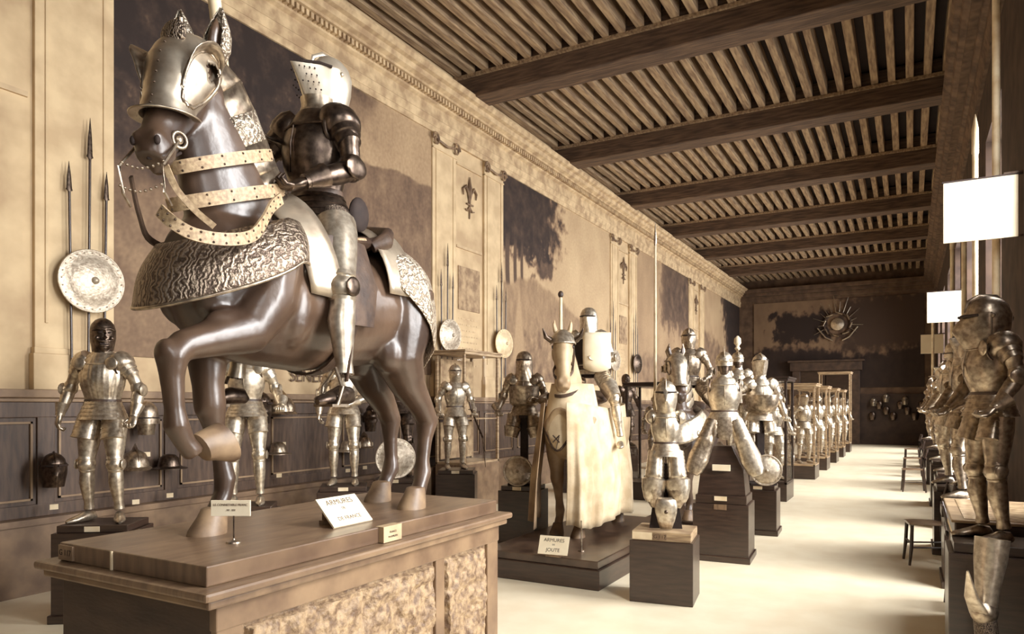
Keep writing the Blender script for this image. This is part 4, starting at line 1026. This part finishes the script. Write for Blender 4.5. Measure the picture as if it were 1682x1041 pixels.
round_shield('round steel shield leaning on the black pedestal below the jousting half armour', V((-4.33, 7.88, .965)), .185, (.35, -.93, .05), SHM)

# ================================================================ SECOND EQUESTRIAN GROUP (H)
pf = thing('jousting_platform', 'low dark stepped platform under the cloth draped horse', 'platform', (-3.3, 7.85, 0))
MB().box((-.68, -1.46, 0), (.68, 1.5, .20)).build('lower_step', WOOD_DARK, pf, False, .01); MB().box((-.655, -1.435, .2), (.655, 1.475, .28)).build('upper_step', mat('platform_wood', .1, .24, 5, .3, spec=.7), pf, False, .008)
h2 = thing('draped_horse', 'pale horse facing the aisle, draped to the ankles in light cloth', 'horse', (-3.52, 8.15, .28), R(3), s=1.14)
hb2.parent = h2
hooves(h2, HOOF, False)
for sg in (-1, 1): MB().ell(HM @ V((sg * .101, -.125, -.062)), (.012, .02, .018), 12, 8).build('eye', mat('glass_eye', .02, None, rough=.08), h2)
stp = [(q[0], q[1], q[2], q[3]) for q in st[:4]]
ch2 = arc_shell(lerp_st(stp, 20), 30, -100, 100, HM).build('chanfron', STEEL_BRIGHT, h2, solid=.006)
for sg in (-1, 1): MB().tube([HM @ V((sg * .10, -.10, .0)), HM @ V((sg * .17, -.13, .04)), HM @ V((sg * .20, -.16, .12))], [.03, .025, .006], 10).build('spike', STEEL_DARK, ch2)
strap(ring_pts(HM @ V((0, -.16, -.3)), (.09, .03, 0), (0, .06, .09), 0, 360, 24), .014, .005, LEATHER, h2, 'noseband')
strap([HM @ V((.09, -.12, -.3)), HM @ V((.11, -.0, -.1)), HM @ V((.08, .05, .08))], .012, .005, LEATHER, h2, 'cheek_strap', up=(1, 0, 0))
# cloth trapper
def trapper(a0, a1, z0, ztop, n=120, amp=.03, fy=.86, back=1.02, X=.36):
    rs = []
    for i in range(17):
        t = i / 16; ring = []
        for k in range(n + 1):
            a = R(a0 + (a1 - a0) * k / n); ca, sa = cos(a), sin(a)
            zt_ = ztop(ca) if callable(ztop) else ztop
            bx = (.29 + (X - .27) * min(1, t * 1.6)) * math.copysign(abs(sa) ** .65, sa)
            by = -.10 + (-(fy - .12) * max(ca, 0) ** .8 if ca > 0 else (back) * (-ca) ** .8) 
            f = amp * t * sin(11 * a + 2 * sin(3 * a)) + amp * .5 * t * sin(23 * a + 1)
            zz = zt_ + (z0 + .03 * sin(5 * a) - zt_) * t
            by -= .10 * max(ca, 0) * t; 
            ring.append(V((bx + sa * f * 1.2, by - ca * f * 1.5, zz)))
        rs.append(ring)
    return MB().rings(rs, False, False)
zt2 = lambda ca: 1.30 + .06 * abs(ca)
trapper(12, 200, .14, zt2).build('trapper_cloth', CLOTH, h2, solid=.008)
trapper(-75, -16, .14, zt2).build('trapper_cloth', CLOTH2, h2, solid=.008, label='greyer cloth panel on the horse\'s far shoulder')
rs = []
for i in range(9):
    t = i / 8; rs.append([V((( .20 + .09 * t) * sin(R(a)), -.36 - (.34 + .10 * t) * cos(R(a)), 1.55 - .45 * t - .22 * t * max(0, cos(R(a * 1.6))) ** 4)) for a in [-100 + 200 * k / 40 for k in range(41)]])
cc = MB().rings(rs, False, False).build('chest_cloth', CLOTH, h2, solid=.008)
MB().tube([p + V((0, 0, 0)) for p in rs[-1]], .012, 8).build('braid', LEATHER, cc)
crs = V((0, -.83, 1.0)); MB().tube([crs + V((-.035, 0, .035)), crs + V((.035, 0, -.035))], .007, 6).tube([crs + V((.035, 0, .035)), crs + V((-.035, 0, -.035))], .007, 6).build('cross', LEATHER, cc)
MB().tube([(.02, -.80, 1.02), (0, -.83, .9)], .004, 6).build('tassel', LEATHER, cc)
strap(ring_pts((0, -.50, 1.52), (0, .24, .10), (.165, 0, 0), -20, 200), .016, .006, LEATHER, h2, 'rein', up=(0, -.35, 1))
MB().tube([(0, -.26, 1.42), (0, -.1, 1.39), (0, .1, 1.39), (0, .28, 1.44)], [(.18, .06), (.22, .06), (.22, .06), (.2, .06)], 16).build('saddle', LEATHER, h2)

r2 = thing('mounted_armour', 'jousting armour with a big plain breast shield, seated on the cloth draped horse', 'armour', (-3.52, 8.25, 1.26), R(14))
JL = dict(hipL=(.14, -.04, .95), hipR=(-.14, -.04, .95), kneeL=(.36, -.28, .60), kneeR=(-.34, -.28, .60), ankL=(.42, -.22, .16), ankR=(-.40, -.22, .16), toeL=(.44, -.42, .05), toeR=(-.42, -.42, .05),
          elbR=(-.34, -.04, 1.16), wriR=(-.30, -.26, 1.22), tipR=(-.29, -.32, 1.3), elbL=(.30, -.08, 1.12), wriL=(.16, -.25, 1.10), tipL=(.06, -.3, 1.08))
suit(r2, JL, 'frog', STEEL_BRIGHT, 1.0, pants=BLACK, tasset='long', wide=1.0, chest_m=BLACK)
# shield on the left breast
rs = []
for i in range(9):
    t = i / 8; rs.append([V((-.02 + .32 * u + .0, -.29 + .10 * (u - .3) ** 2 * 2 - .04 * sin(pi * t), 1.42 - .43 * t - .05 * (1 - (2 * u - 1) ** 2) * (t > .9))) for u in [k / 10 for k in range(11)]])
MB().rings(rs, False, False).build('breast_shield', mat('shield_white', .88, .97, 6, .5), r2, solid=.02)
MB().lev([(.98, .17, .15, .13), (1.0, .18, .16, .14), (1.03, .16, .14, .12)]).build('belt', LEATHER, r2)
t = thing('baton', 'thin upright baton with a round knob held before the jousting rider', 'baton', (-3.78, 7.98, 2.2))
MB().tube([(0, 0, 0), (-.0, 0, .95)], [.035, .018], 10).build('shaft', POLE_PALE, t); MB().ell((0, 0, .97), (.035, .035, .045), 12, 8).build('knob', LEATHER, t)
# sign of the platform
def st2(t): MB().box((-.08, -.02, -.115), (.08, .10, -.10)).build('foot', WOOD_MID, t, False)
fp = floor_pt(907, 915, .28)
card('platform_sign', 'white cut corner sign reading ARMURES JOUTE on the low dark platform', V((fp.x, fp.y + .03, .395)), .31, .19, (CS, .12, 0), (.15, -.85, .42), [('ARMURES', .05, .05), ('DE', .022, .005), ('JOUTE', .05, -.05)], stand=st2, th=.012)
fp = floor_pt(955, 905, .28)
t = thing('support_rod', 'thin vertical metal rod standing on the low dark platform', 'rod', (fp.x, fp.y, .28)); MB().tube([(0, 0, 0), (0, 0, .32)], .009, 8).build('shaft', STEEL, t); MB().lathe([(.04, 0), (.035, .01), (.01, .015)], (0, 0, 0), 16).build('foot', STEEL_DARK, t)

# ================================================================ THIRD EQUESTRIAN GROUP (J)
pf = thing('horse_platform', 'low dark platform under the third horse, behind the child armour', 'platform', (-2.8, 10.72, 0))
MB().box((-.5, -1.15, 0), (.5, 1.2, .18)).build('step', WOOD_DARK, pf, False, .01); MB().box((-.47, -1.12, .18), (.47, 1.17, .22)).build('top', WOOD_DARK, pf, False, .01)
h3 = thing('armoured_horse', 'third horse with a bright steel face plate behind the child armour', 'horse', (-2.86, 10.35, .22), R(4), s=1.10)
body3 = bpy.data.objects.new('body', hb2.data.copy()); body3.data.materials.clear(); body3.data.materials.append(HORSE); COL.objects.link(body3); body3.parent = h3
hooves(h3, HOOF, False)
ch3 = arc_shell(lerp_st(st, 30), 40, -112, 112, HM, eyeskip).build('chanfron', STEEL_BRIGHT, h3, solid=.006)
for sg in (-1, 1):
    MB().tube([HM @ V((sg * .07, .02, .08)), HM @ V((sg * .10, .0, .16)), HM @ V((sg * .085, -.03, .25))], [(.035, .03), (.035, .02), (.005, .005)], 10).build('ear_guard', STEEL, ch3)
    MB().tube([shell_pt(.42 + .17 * cos(b_), sg * (78 + 24 * sin(b_)), 1.04) for b_ in [2 * pi * k / 24 for k in range(25)]], .008, 8).build('eye_rim', STEEL_DARK, ch3)
pe3 = peytral().build('peytral', STEEL_BRIGHT, h3, solid=.006)
for sg in (-1, 1): MB().ell((sg * .27, -.66, 1.08), (.03, .05, .05), 14, 8).build('boss', STEEL, pe3)
for k in range(5):
    MB().tube(ring_pts((0, -.60 + .05 * k, 1.85 - .09 * k), (0, .20 + .012 * k, .12), (.12 + .01 * k, 0, 0), -60, 240), [(.006, .05)] * 19, 8, up=(0, -.35, 1)).build('crinet_lame', STEEL_BRIGHT, h3)
MB().tube([(0, -.26, 1.42), (0, -.1, 1.39), (0, .1, 1.39), (0, .28, 1.44)], [(.18, .06), (.22, .06), (.22, .06), (.2, .06)], 16).build('saddle', LEATHER, h3)
r3 = thing('mounted_armour', 'armour of the third rider, seated behind the bright horse face plate', 'armour', (-2.86, 10.45, 1.17), R(18))
suit(r3, dict(JL, wriL=(.22, -.28, 1.0), tipL=(.14, -.38, .95), elbL=(.32, -.02, 1.12)), 'close', STEEL, 1.0, pants=BLACK, tasset='long')
t = thing('lance', 'very tall thin upright lance rising in front of the third rider', 'lance', (-3.24, 10.05, .22))
MB().tube([(0, 0, 0), (0, 0, 1.2), (0, 0, 3.9)], [.03, .028, .016], 10).build('shaft', POLE_PALE, t); MB().tube([(0, 0, 3.9), (0, 0, 3.95), (0, 0, 4.25)], [.016, .025, .003], 8).build('lance_head', STEEL, t)

# ================================================================ CHILD ARMOUR (K)
pk = pedestal('pedestal', 'nearest square black pedestal on the pale floor', -2.0, 6.5, .57, .50, .565, R(8), cap=0.0, tags_=0, base=False)
pk2 = MB().box((-.265, -.235, .565), (.265, .235, .65)).build('top', WOOD_LIGHT, pk, False, .006)
MB().box((-.26, -.242, .575), (-.08, -.236, .64)).build('number_plate', PAPER2, pk, False); n_ = MB().box((-.07, -.244, .58), (.05, -.236, .635)).build('number_plate', WOOD_MID, pk, False)
text('G 117', .045, INK, pk, frameM((-.01, -.2445, .607), (1, 0, 0), (0, -1, 0)), 'lettering', .0005)
k_ = thing('child_armour', 'small bright child armour with long splayed thigh plates on the nearest pedestal', 'armour', (-2.0, 6.52, .65), R(18))
SK = .76
suit(k_, s=SK, style='close', m=STEEL_BRIGHT, legs=False, tasset='none', arms=(0, 0), head=False, pants=BLACK)
helmet(k_, (0, -.005, 1.235), 'close', 0, STEEL_BRIGHT, .98)
for sg in (-1, 1):
    MB().limb((sg * .085, -.02, .72), (sg * .115, -.05, .34), lames(0, .62, .078, .088, 7, .9, .004) + [(.64, .08, .075), (.70, .115, .10), (.9, .11, .095), (1.15, .085, .075), (1.25, .06, .05)], 20).build('tasset', STEEL_BRIGHT, k_)
    MB().limb((sg * .115, -.05, .42), (sg * .09, -.06, .20), [(0, .09, .085), (.3, .096, .088), (.7, .075, .07), (1, .045, .04)], 18).build('thigh_plate', STEEL, k_)
    MB().ell((sg * .125, -.0, 1.035), (.062, .085, .07), 18, 10).build('pauldron', STEEL_BRIGHT, k_)
rs = [[V((w1 * sin(R(a)), -.12 - w1 * .45 * cos(R(a)), z)) for a in [-90 + 180 * q / 16 for q in range(17)]] for z, w1 in ((.01, .05), (.08, .075), (.16, .095), (.22, .10), (.27, .09), (.30, .05))]
ck = MB().rings(rs, False, False).build('codpiece_plate', STEEL_BRIGHT, k_, solid=.006); MB().ell((0, -.17, .17), (.018, .015, .018), 10, 6).build('boss', STEEL_DARK, ck)
sp_ = MB(); rs = [[V((sx * a, sy * a * .6 + .05, z)) for sx, sy in ((-1, -1), (1, -1), (1, 1), (-1, 1))] for z, a in ((0, .15), (.6, .07))]; sp_.rings(rs).build('stand_block', BLACK, k_, False)

# ================================================================ L and M
def long_plate(par, sg, a, b, m):
    MB().limb(a, b, lames(0, .4, .085, .10, 6, .7, .004) + [(.42, .10, .06), (.7, .12, .07), (.92, .10, .05), (1, .06, .03)], 20).build('thigh_plate', m, par)
pl = pedestal('stepped_pedestal', 'tall stepped black pedestal with two number plates', -1.92, 8.56, .62, .58, .66, R(4), cap=0.0, tags_=0)
MB().box((-.285, -.265, .66), (.285, .265, .76)).build('middle_step', WOOD_DARK, pl, False, .006)
sp_ = MB(); sp_.rings([[V((sx * a, sy * b, z)) for sx, sy in ((-1, -1), (1, -1), (1, 1), (-1, 1))] for z, a, b in ((.76, .27, .22), (1.05, .24, .18), (1.32, .10, .10))]).build('upper_block', WOOD_DARK, pl, False, .004)
for z, h__, mt in ((.70, .05, PAPER2), (.60, .06, WOOD_MID)): MB().box((-.07, -.275 - (.02 if z < .66 else 0), z), (.07, -.262 - (.02 if z < .66 else 0), z + h__)).build('number_plate', mt, pl, False)
MB().box((-.1, -.225, 1.04), (.1, -.20, 1.11)).build('number_plate', PAPER, pl, False)
l_ = thing('jousting_armour', 'bright half armour with wide splayed thigh plates on the stepped pedestal', 'armour', (-1.92, 8.56, .70), R(14))
suit(l_, s=.98, style='burgonet', m=STEEL_BRIGHT, legs=False, tasset='none', wide=1.08, J=dict(elbL=(.33, 0, 1.16), wriL=(.30, .10, 1.0), tipL=(.28, .16, .92), elbR=(-.33, 0, 1.16), wriR=(-.30, -.1, 1.02), tipR=(-.22, -.2, 1.0)), arms=(0, 0), pants=BLACK)
MB().lev([(.90, .20, .17, .17), (.96, .19, .16, .16), (1.0, .155, .135, .13)]).build('hip_plate', STEEL_BRIGHT, l_)
long_plate(l_, 1, (.12, -.10, .92), (.36, -.26, .30), STEEL_BRIGHT); long_plate(l_, -1, (-.12, -.10, .92), (-.36, -.26, .30), STEEL)
MB().tube([(-.0, -.22, .96), (-.0, -.24, .80), (0, -.23, .70)], [(.07, .01), (.09, .012), (.05, .01)], 6, up=(0, 1, 0)).build('hexagonal_plate', STEEL, l_)

pedestal('pedestal', 'black pedestal with a pale side behind the stepped one', -1.86, 10.5, .5, .5, .68, R(3))
m_ = thing('jousting_armour', 'half armour with a deep bowl shaped breast plate, right of the stepped pedestal armour', 'armour', (-1.86, 10.5, .68), R(28))
suit(m_, s=1.02, style='armet', m=STEEL_BRIGHT, legs=False, tasset='short', wide=1.0, arms=(1, 1), J=dict(elbR=(-.34, -.05, 1.2), wriR=(-.36, -.25, 1.3), tipR=(-.36, -.3, 1.4)), pants=BLACK, headz=.04)
MB().lev([(1.0, .12, .17, .02), (1.03, .20, .24, .02), (1.12, .24, .30, .02), (1.24, .25, .33, .02), (1.26, .25, .33, .02), (1.265, .2, .2, .02)]).build('bowl_plate', STEEL, m_)
MB().box((-.05, -.05, 0), (.05, .05, 1.0)).build('stand_post', BLACK, m_, False); MB().box((-.18, -.18, 0), (.18, .18, .03)).build('stand_base', BLACK, m_, False)
round_shield('round shield propped low in front of the bowl breasted armour', V((-1.74, 10.28, .90)), .21, (.3, -.93, 0), SHM)
# N: crested armour behind
pedestal('pedestal', 'tall black pedestal hidden behind the row of half armours', -2.6, 12.6, .5, .5, .95, 0)
stand_on(-2.6, 12.6, .95, R(20), 'pale armour with a tall crested helmet peeping between the two half armours', style='burgonet', m=STEEL_BRIGHT, legs=True)
t = thing('helmet_crest', 'pale plume crest on the armour between the two half armours', 'crest', (-2.6, 12.6, 2.745)); MB().lev([(0, .03, .03, .03), (.03, .05, .05, .05), (.07, .025, .03, .03), (.12, .06, .07, .06), (.2, .055, .06, .05), (.25, .01, .01, .01)]).build('plume', PAPER, t)

# ================================================================ SHOWCASES
cabinet('showcase', 'dark framed glass case behind the child armour', -4.75, 12.9, -3.75, 13.7, .30, 2.15, TENT, group='glass showcases')
pedestal('pedestal', 'plinth inside the dark framed case behind the child armour', -4.25, 13.3, .4, .4, .14, 0, tags_=0, base=False, z=.34, cap=.03)
stand_on(-4.25, 13.3, .48, R(25), 'armour inside the dark framed glass case behind the child armour', style='close', m=STEEL, scale=.88)
cabs = [('dark edged glass case nearest the aisle, right of the bowl breasted armour', 14.0, TENT), ('nearest tall glass case of the far row', 18.5, WOOD_LIGHT), ('second glass case of the far row', 21.3, WOOD_LIGHT), ('third glass case of the far row', 24.2, WOOD_LIGHT), ('fourth glass case of the far row', 26.9, WOOD_LIGHT), ('last glass case of the far row before the doorway', 29.9, WOOD_LIGHT)]
for i, (lb, y, mf_) in enumerate(cabs):
    cabinet('showcase', lb, -3.1, y, -2.0, y + .9, .32, 2.25 if i < 5 else 3.0, mf_, group='glass showcases', bm=WOOD_DARK)
    for q, xx in enumerate((-2.82, -2.3)):
        stand_on(xx, y + .45, .36, R(25 + 10 * q), ['left', 'right'][q] + ' armour inside the ' + lb.split(',')[0], style=['close', 'sallet', 'armet', 'burgonet'][(i + q) % 4], m=STEEL_BRIGHT if q else STEEL, scale=.98, name='cased_armour', group='armours inside the glass cases')
t = thing('loose_helmet', 'pale helmet lying on the floor of the nearest tall glass case', 'helmet', (-2.55, 18.62, .36 + .13), R(20)); helmet(t, (0, 0, 0), 'close', 0, STEEL_BRIGHT, .8)

# far wall trophy and small pieces
tr = thing('wall_trophy', 'radiating trophy of arms and swords high on the far end wall', 'trophy', (-2.95, Y1 - .1, 5.55))
for k in range(14):
    a = R(-20 + 220 * k / 13); r0 = .55; r1_ = 1.35 if k % 2 else 1.05
    MB().tube([(cos(a) * r0, 0, sin(a) * r0), (cos(a) * r1_ * .8, -.03, sin(a) * r1_), ], [(.035, .02), (.006, .006)], 8).build('blade', STEEL_BRIGHT, tr)
for k in range(16):
    a = 2 * pi * k / 16; MB().tube([(cos(a) * .55, 0, sin(a) * .5), (cos(a + .5) * .62, -.04, sin(a + .5) * .58)], [.05, .03], 8).build('pistol', STEEL if k % 2 else LEATHER, tr)
for sg in (-1, 1): MB().tube([(sg * .2, -.02, -.75), (sg * .5, -.05, -.6), (sg * .85, -.03, -.15)], [.04, .035, .03], 8).build('horn', STEEL_BRIGHT, tr)
MB().lathe([(.3, 0), (.28, .05), (.1, .1), (.005, .12)], (0, 0, 0), 20, Matrix.Rotation(R(90), 3, 'X')).build('boss', STEEL_BRIGHT, tr)
random.seed(3)
FW = [(-1.45, 1.95, 'left'), (-.95, 2.12, 'middle'), (-.2, 2.0, 'right')]
for k, (x, z, nm) in enumerate(FW):
    t = thing('hanging_helmet', nm + ' of the three small pale helmets on the dark far wall', 'helmet', (x, Y1 - .22, z), 0, 'helmets on the far wall'); helmet(t, (0, 0, 0), 'close', 0, STEEL_BRIGHT, 1.2)
    MB().tube([(0, .0, .0), (0, .16, 0)], .02, 6).build('peg', STEEL_DARK, t)
for k in range(8):
    x = -1.5 + .28 * k; z = 1.3 + .25 * ((k * 5) % 3); t = thing('hanging_breastplate', 'faint breastplate number %s from the door in the dark rows on the far wall' % ['one', 'two', 'three', 'four', 'five', 'six', 'seven', 'eight'][k], 'breastplate', (x, Y1 - .16, z), 0, 'breastplates on the far wall')
    MB().lev([(-.18, .10, .06, .03), (-.05, .14, .1, .03), (.1, .15, .1, .03), (.18, .08, .05, .03)]).build('plate', STEEL_DARK, t)

# ================================================================ RIGHT SIDE ROW
RG = 'armours in the row on the right'
rr = [(5.5, .45, .93, 'close', 'largest armour at the right edge, its domed helmet turned to the aisle', STEEL, -66, .9),
      (8.5, .52, .84, 'frog', 'second armour of the right row, just behind the domed helmet', STEEL, -60, 1.0),
      (10.3, .48, .82, 'sallet', 'third armour of the right row, with a wide curved brim', STEEL_BRIGHT, -55, 1.0),
      (12.4, .55, .80, 'close', 'fourth armour of the right row', STEEL, -60, 1.0),
      (15.0, .55, .80, 'armet', 'fifth armour of the right row', STEEL_BRIGHT, -60, 1.0),
      (19.0, .55, .80, 'burgonet', 'sixth armour of the right row', STEEL, -60, 1.0),
      (24.0, .55, .80, 'close', 'farthest armour of the right row', STEEL, -60, 1.0)]
for i, (y, x, z, st_, lb, mm, a, s_) in enumerate(rr):
    if i: pedestal('pedestal', ['', 'second', 'third', 'fourth', 'fifth', 'sixth', 'farthest'][i] + ' dark pedestal of the right row', x + .03, y, .52, .7, z, 0, tags_=0, group='dark pedestals of the right row')
    stand_on(x, y, z, R(a), lb, s_, style=st_, m=mm, group=RG, tasset='short', wide=1.0, hm=mm, head=bool(i))
    if not i: helmet(bpy.data.objects[[o.name for o in COL.objects if o.get('label') == lb][0]], (0, -.03, 1.40), 'close', R(-14), mm, 1.15)
pedestal('pedestal', 'dark pedestal under the largest right edge armour, before the desk case', .46, 5.5, .5, .5, .93, 0, tags_=0, group='dark pedestals of the right row')
dk = thing('desk_case', 'dark desk shaped display case at the right edge with a pale top', 'display case', (.58, 6.5, 0))
MB().box((-.31, -.65, .86), (.36, .65, .98)).build('case', WOOD_DARK, dk, False, .01)
MB().box((-.33, -.67, .98), (.38, .67, 1.0)).build('top_frame', WOOD_LIGHT, dk, False, .006)
MB().box((-.25, -.6, 1.0), (.32, .6, 1.004)).build('glass_top', mat('desk_top', .5, .7, 12, .25), dk, False)
for sx in (-.29, .32):
    for sy in (-.62, .60): MB().box((sx, sy, 0), (sx + .045, sy + .045, .86)).build('leg', WOOD_MID, dk, False, .004)
MB().box((-.27, -.6, .1), (.34, .6, .86)).build('cupboard', WOOD_DARK, dk, False, .006)
MB().box((-.30, -.66, .80), (-.285, .66, .86)).build('trim_strip', PAPER2, dk, False)

def chair(label, x, y, rz):
    t = thing('wooden_chair', label, 'chair', (x, y, 0), rz, 'wooden chairs along the right side')
    MB().tube([(0, -.2, .46), (0, -.1, .465), (0, .1, .465), (0, .19, .46)], [(.18, .014), (.205, .02), (.195, .02), (.16, .014)], 16).build('seat', WOOD_MID, t)
    for sx in (-.17, .17):
        MB().tube([(sx * .9, -.17, .45), (sx, -.18, .2), (sx * 1.05, -.20, 0)], [.019, .02, .014], 8).build('leg', WOOD_DARK, t)
        MB().tube([(sx, .22, 0), (sx * .97, .18, .45), (sx * .97, .20, .7), (sx * .95, .25, .92)], [.016, .02, .018, .014], 8).build('back_leg', WOOD_DARK, t)
        MB().tube([(sx, -.18, .2), (sx, .2, .22)], .01, 6).build('stretcher', WOOD_DARK, t)
    MB().tube([(-.17, -.18, .25), (.17, -.18, .25)], .01, 6).build('stretcher', WOOD_DARK, t)
    for z, hh in ((.86, .04), (.68, .025)): MB().box((-.165, .205 + (z - .6) * .15, z - hh), (.165, .222 + (z - .6) * .15, z + hh)).build('back_rail', WOOD_DARK, t, False, .004)
chair('small wooden chair casting a shadow on the pale floor at right', .16, 9.35, R(-80))
chair('wooden chair with its back to the aisle, just beyond the desk case', .50, 7.42, R(90))
for i, y in enumerate((17.0, 20.5, 24.8)): chair(['nearest', 'middle', 'last'][i] + ' of the three distant chairs along the right side', .05, y, R(-85))

# loose leg armour hung at the lower right
t = thing('leg_armour', 'loose steel leg armour standing low at the right edge before the dark pedestal', 'armour', (.42, 5.0, 0), R(-40))
MB().limb((0, 0, 1.02), (.0, -.06, .62), [(0, .09), (.3, .085), (.8, .06), (1, .06)], 18).build('thigh_plate', STEEL_BRIGHT, t); MB().ell((0, -.07, .60), (.07, .08, .08), 14, 8).build('knee_plate', STEEL, t)
MB().tube([(0, -.10, .58), (.02, -.2, .70), (.04, -.26, .86)], [(.06, .02), (.04, .02), (.006, .006)], 10).build('wing', STEEL_BRIGHT, t)
MB().limb((0, -.07, .6), (0, 0, .12), [(0, .06), (.4, .062), (.9, .04), (1, .045)], 16).build('greave', MAIL, t); MB().tube([(0, .05, .06), (0, -.05, .07), (0, -.18, .04), (0, -.22, .03)], [(.03, .04), (.045, .06), (.04, .03), (.01, .01)], 12).build('sabaton', STEEL, t)
# white boards on brackets and pale lances
for i, (y, lb) in enumerate([(8.65, 'largest white blank placard high at the right edge'), (16.86, 'middle white blank placard on the right side'), (26.9, 'smallest and farthest white blank placard on the right')]):
    t = thing('placard', lb, 'placard', (.62, y, 3.48), 0, 'white placards on the right side')
    MB().box((-.32, -.012, 0), (.32, .012, .62)).build('board', mat('white_board', .97, 1.0, 3, .7), t, False, .003); MB().box((-.33, -.016, .62), (.36, .016, .635)).build('top_edge', BLACK, t, False); MB().box((.2, -.01, .635), (.362, .01, .655)).box((.2, -.01, .0), (.362, .01, .02)).build('bracket', STEEL_DARK, t, False)
for i, (y, x, z1, r_) in enumerate([(8.9, .78, 7.4, .037), (11.65, .78, 5.8, .036), (14.3, .80, 5.2, .04), (18.0, .79, 5.7, .04), (26.0, .62, 5.0, .04)]):
    t = thing('standing_lance', ['thickest pale lance at the right edge', 'pale lance with a rounded tip above the largest placard', 'third pale lance of the right side', 'fourth pale lance of the right side', 'farthest pale lance of the right side'][i], 'lance', (x, y, 0), 0, 'pale lances standing on the right')
    MB().tube([(0, 0, 0), (0, 0, z1 - .55), (0, 0, z1 - .54), (0, 0, z1 - .2), (0, 0, z1)], [r_, r_, r_ * 1.2, r_ * 1.15, .006], 12).build('shaft', POLE_PALE, t)
    MB().lathe([(.10, 0), (.09, .04), (.045, .06)], (0, 0, 0), 16).build('foot', WOOD_DARK, t)

# ================================================================ CAMERA, LIGHT, COLOUR
cd = bpy.data.cameras.new('camera'); cam = bpy.data.objects.new('camera', cd); COL.objects.link(cam); SC.camera = cam
cd.sensor_fit = 'HORIZONTAL'; cd.sensor_width = 36; cd.lens = F / 1682 * 36; cd.shift_y = (HZ - 520.5) / 1682; cd.clip_end = 200
cam.location = (0, 0, EYE); cam.rotation_euler = (R(90), 0, TH)
wd = bpy.data.worlds.new('world'); SC.world = wd; wd.use_nodes = True
wd.node_tree.nodes['Background'].inputs[0].default_value = (.9, .86, .78, 1); wd.node_tree.nodes['Background'].inputs[1].default_value = 1.2
vs_ = SC.view_settings; vs_.view_transform = 'Standard'; vs_.look = 'None'; vs_.gamma = 1; vs_.use_curve_mapping = False; vs_.exposure = 0.22
SC.cycles.use_denoising = True; SC.cycles.max_bounces = 8; SC.cycles.diffuse_bounces = 5; SC.cycles.glossy_bounces = 4; SC.cycles.transparent_max_bounces = 16
SC.cycles.sample_clamp_indirect = 8
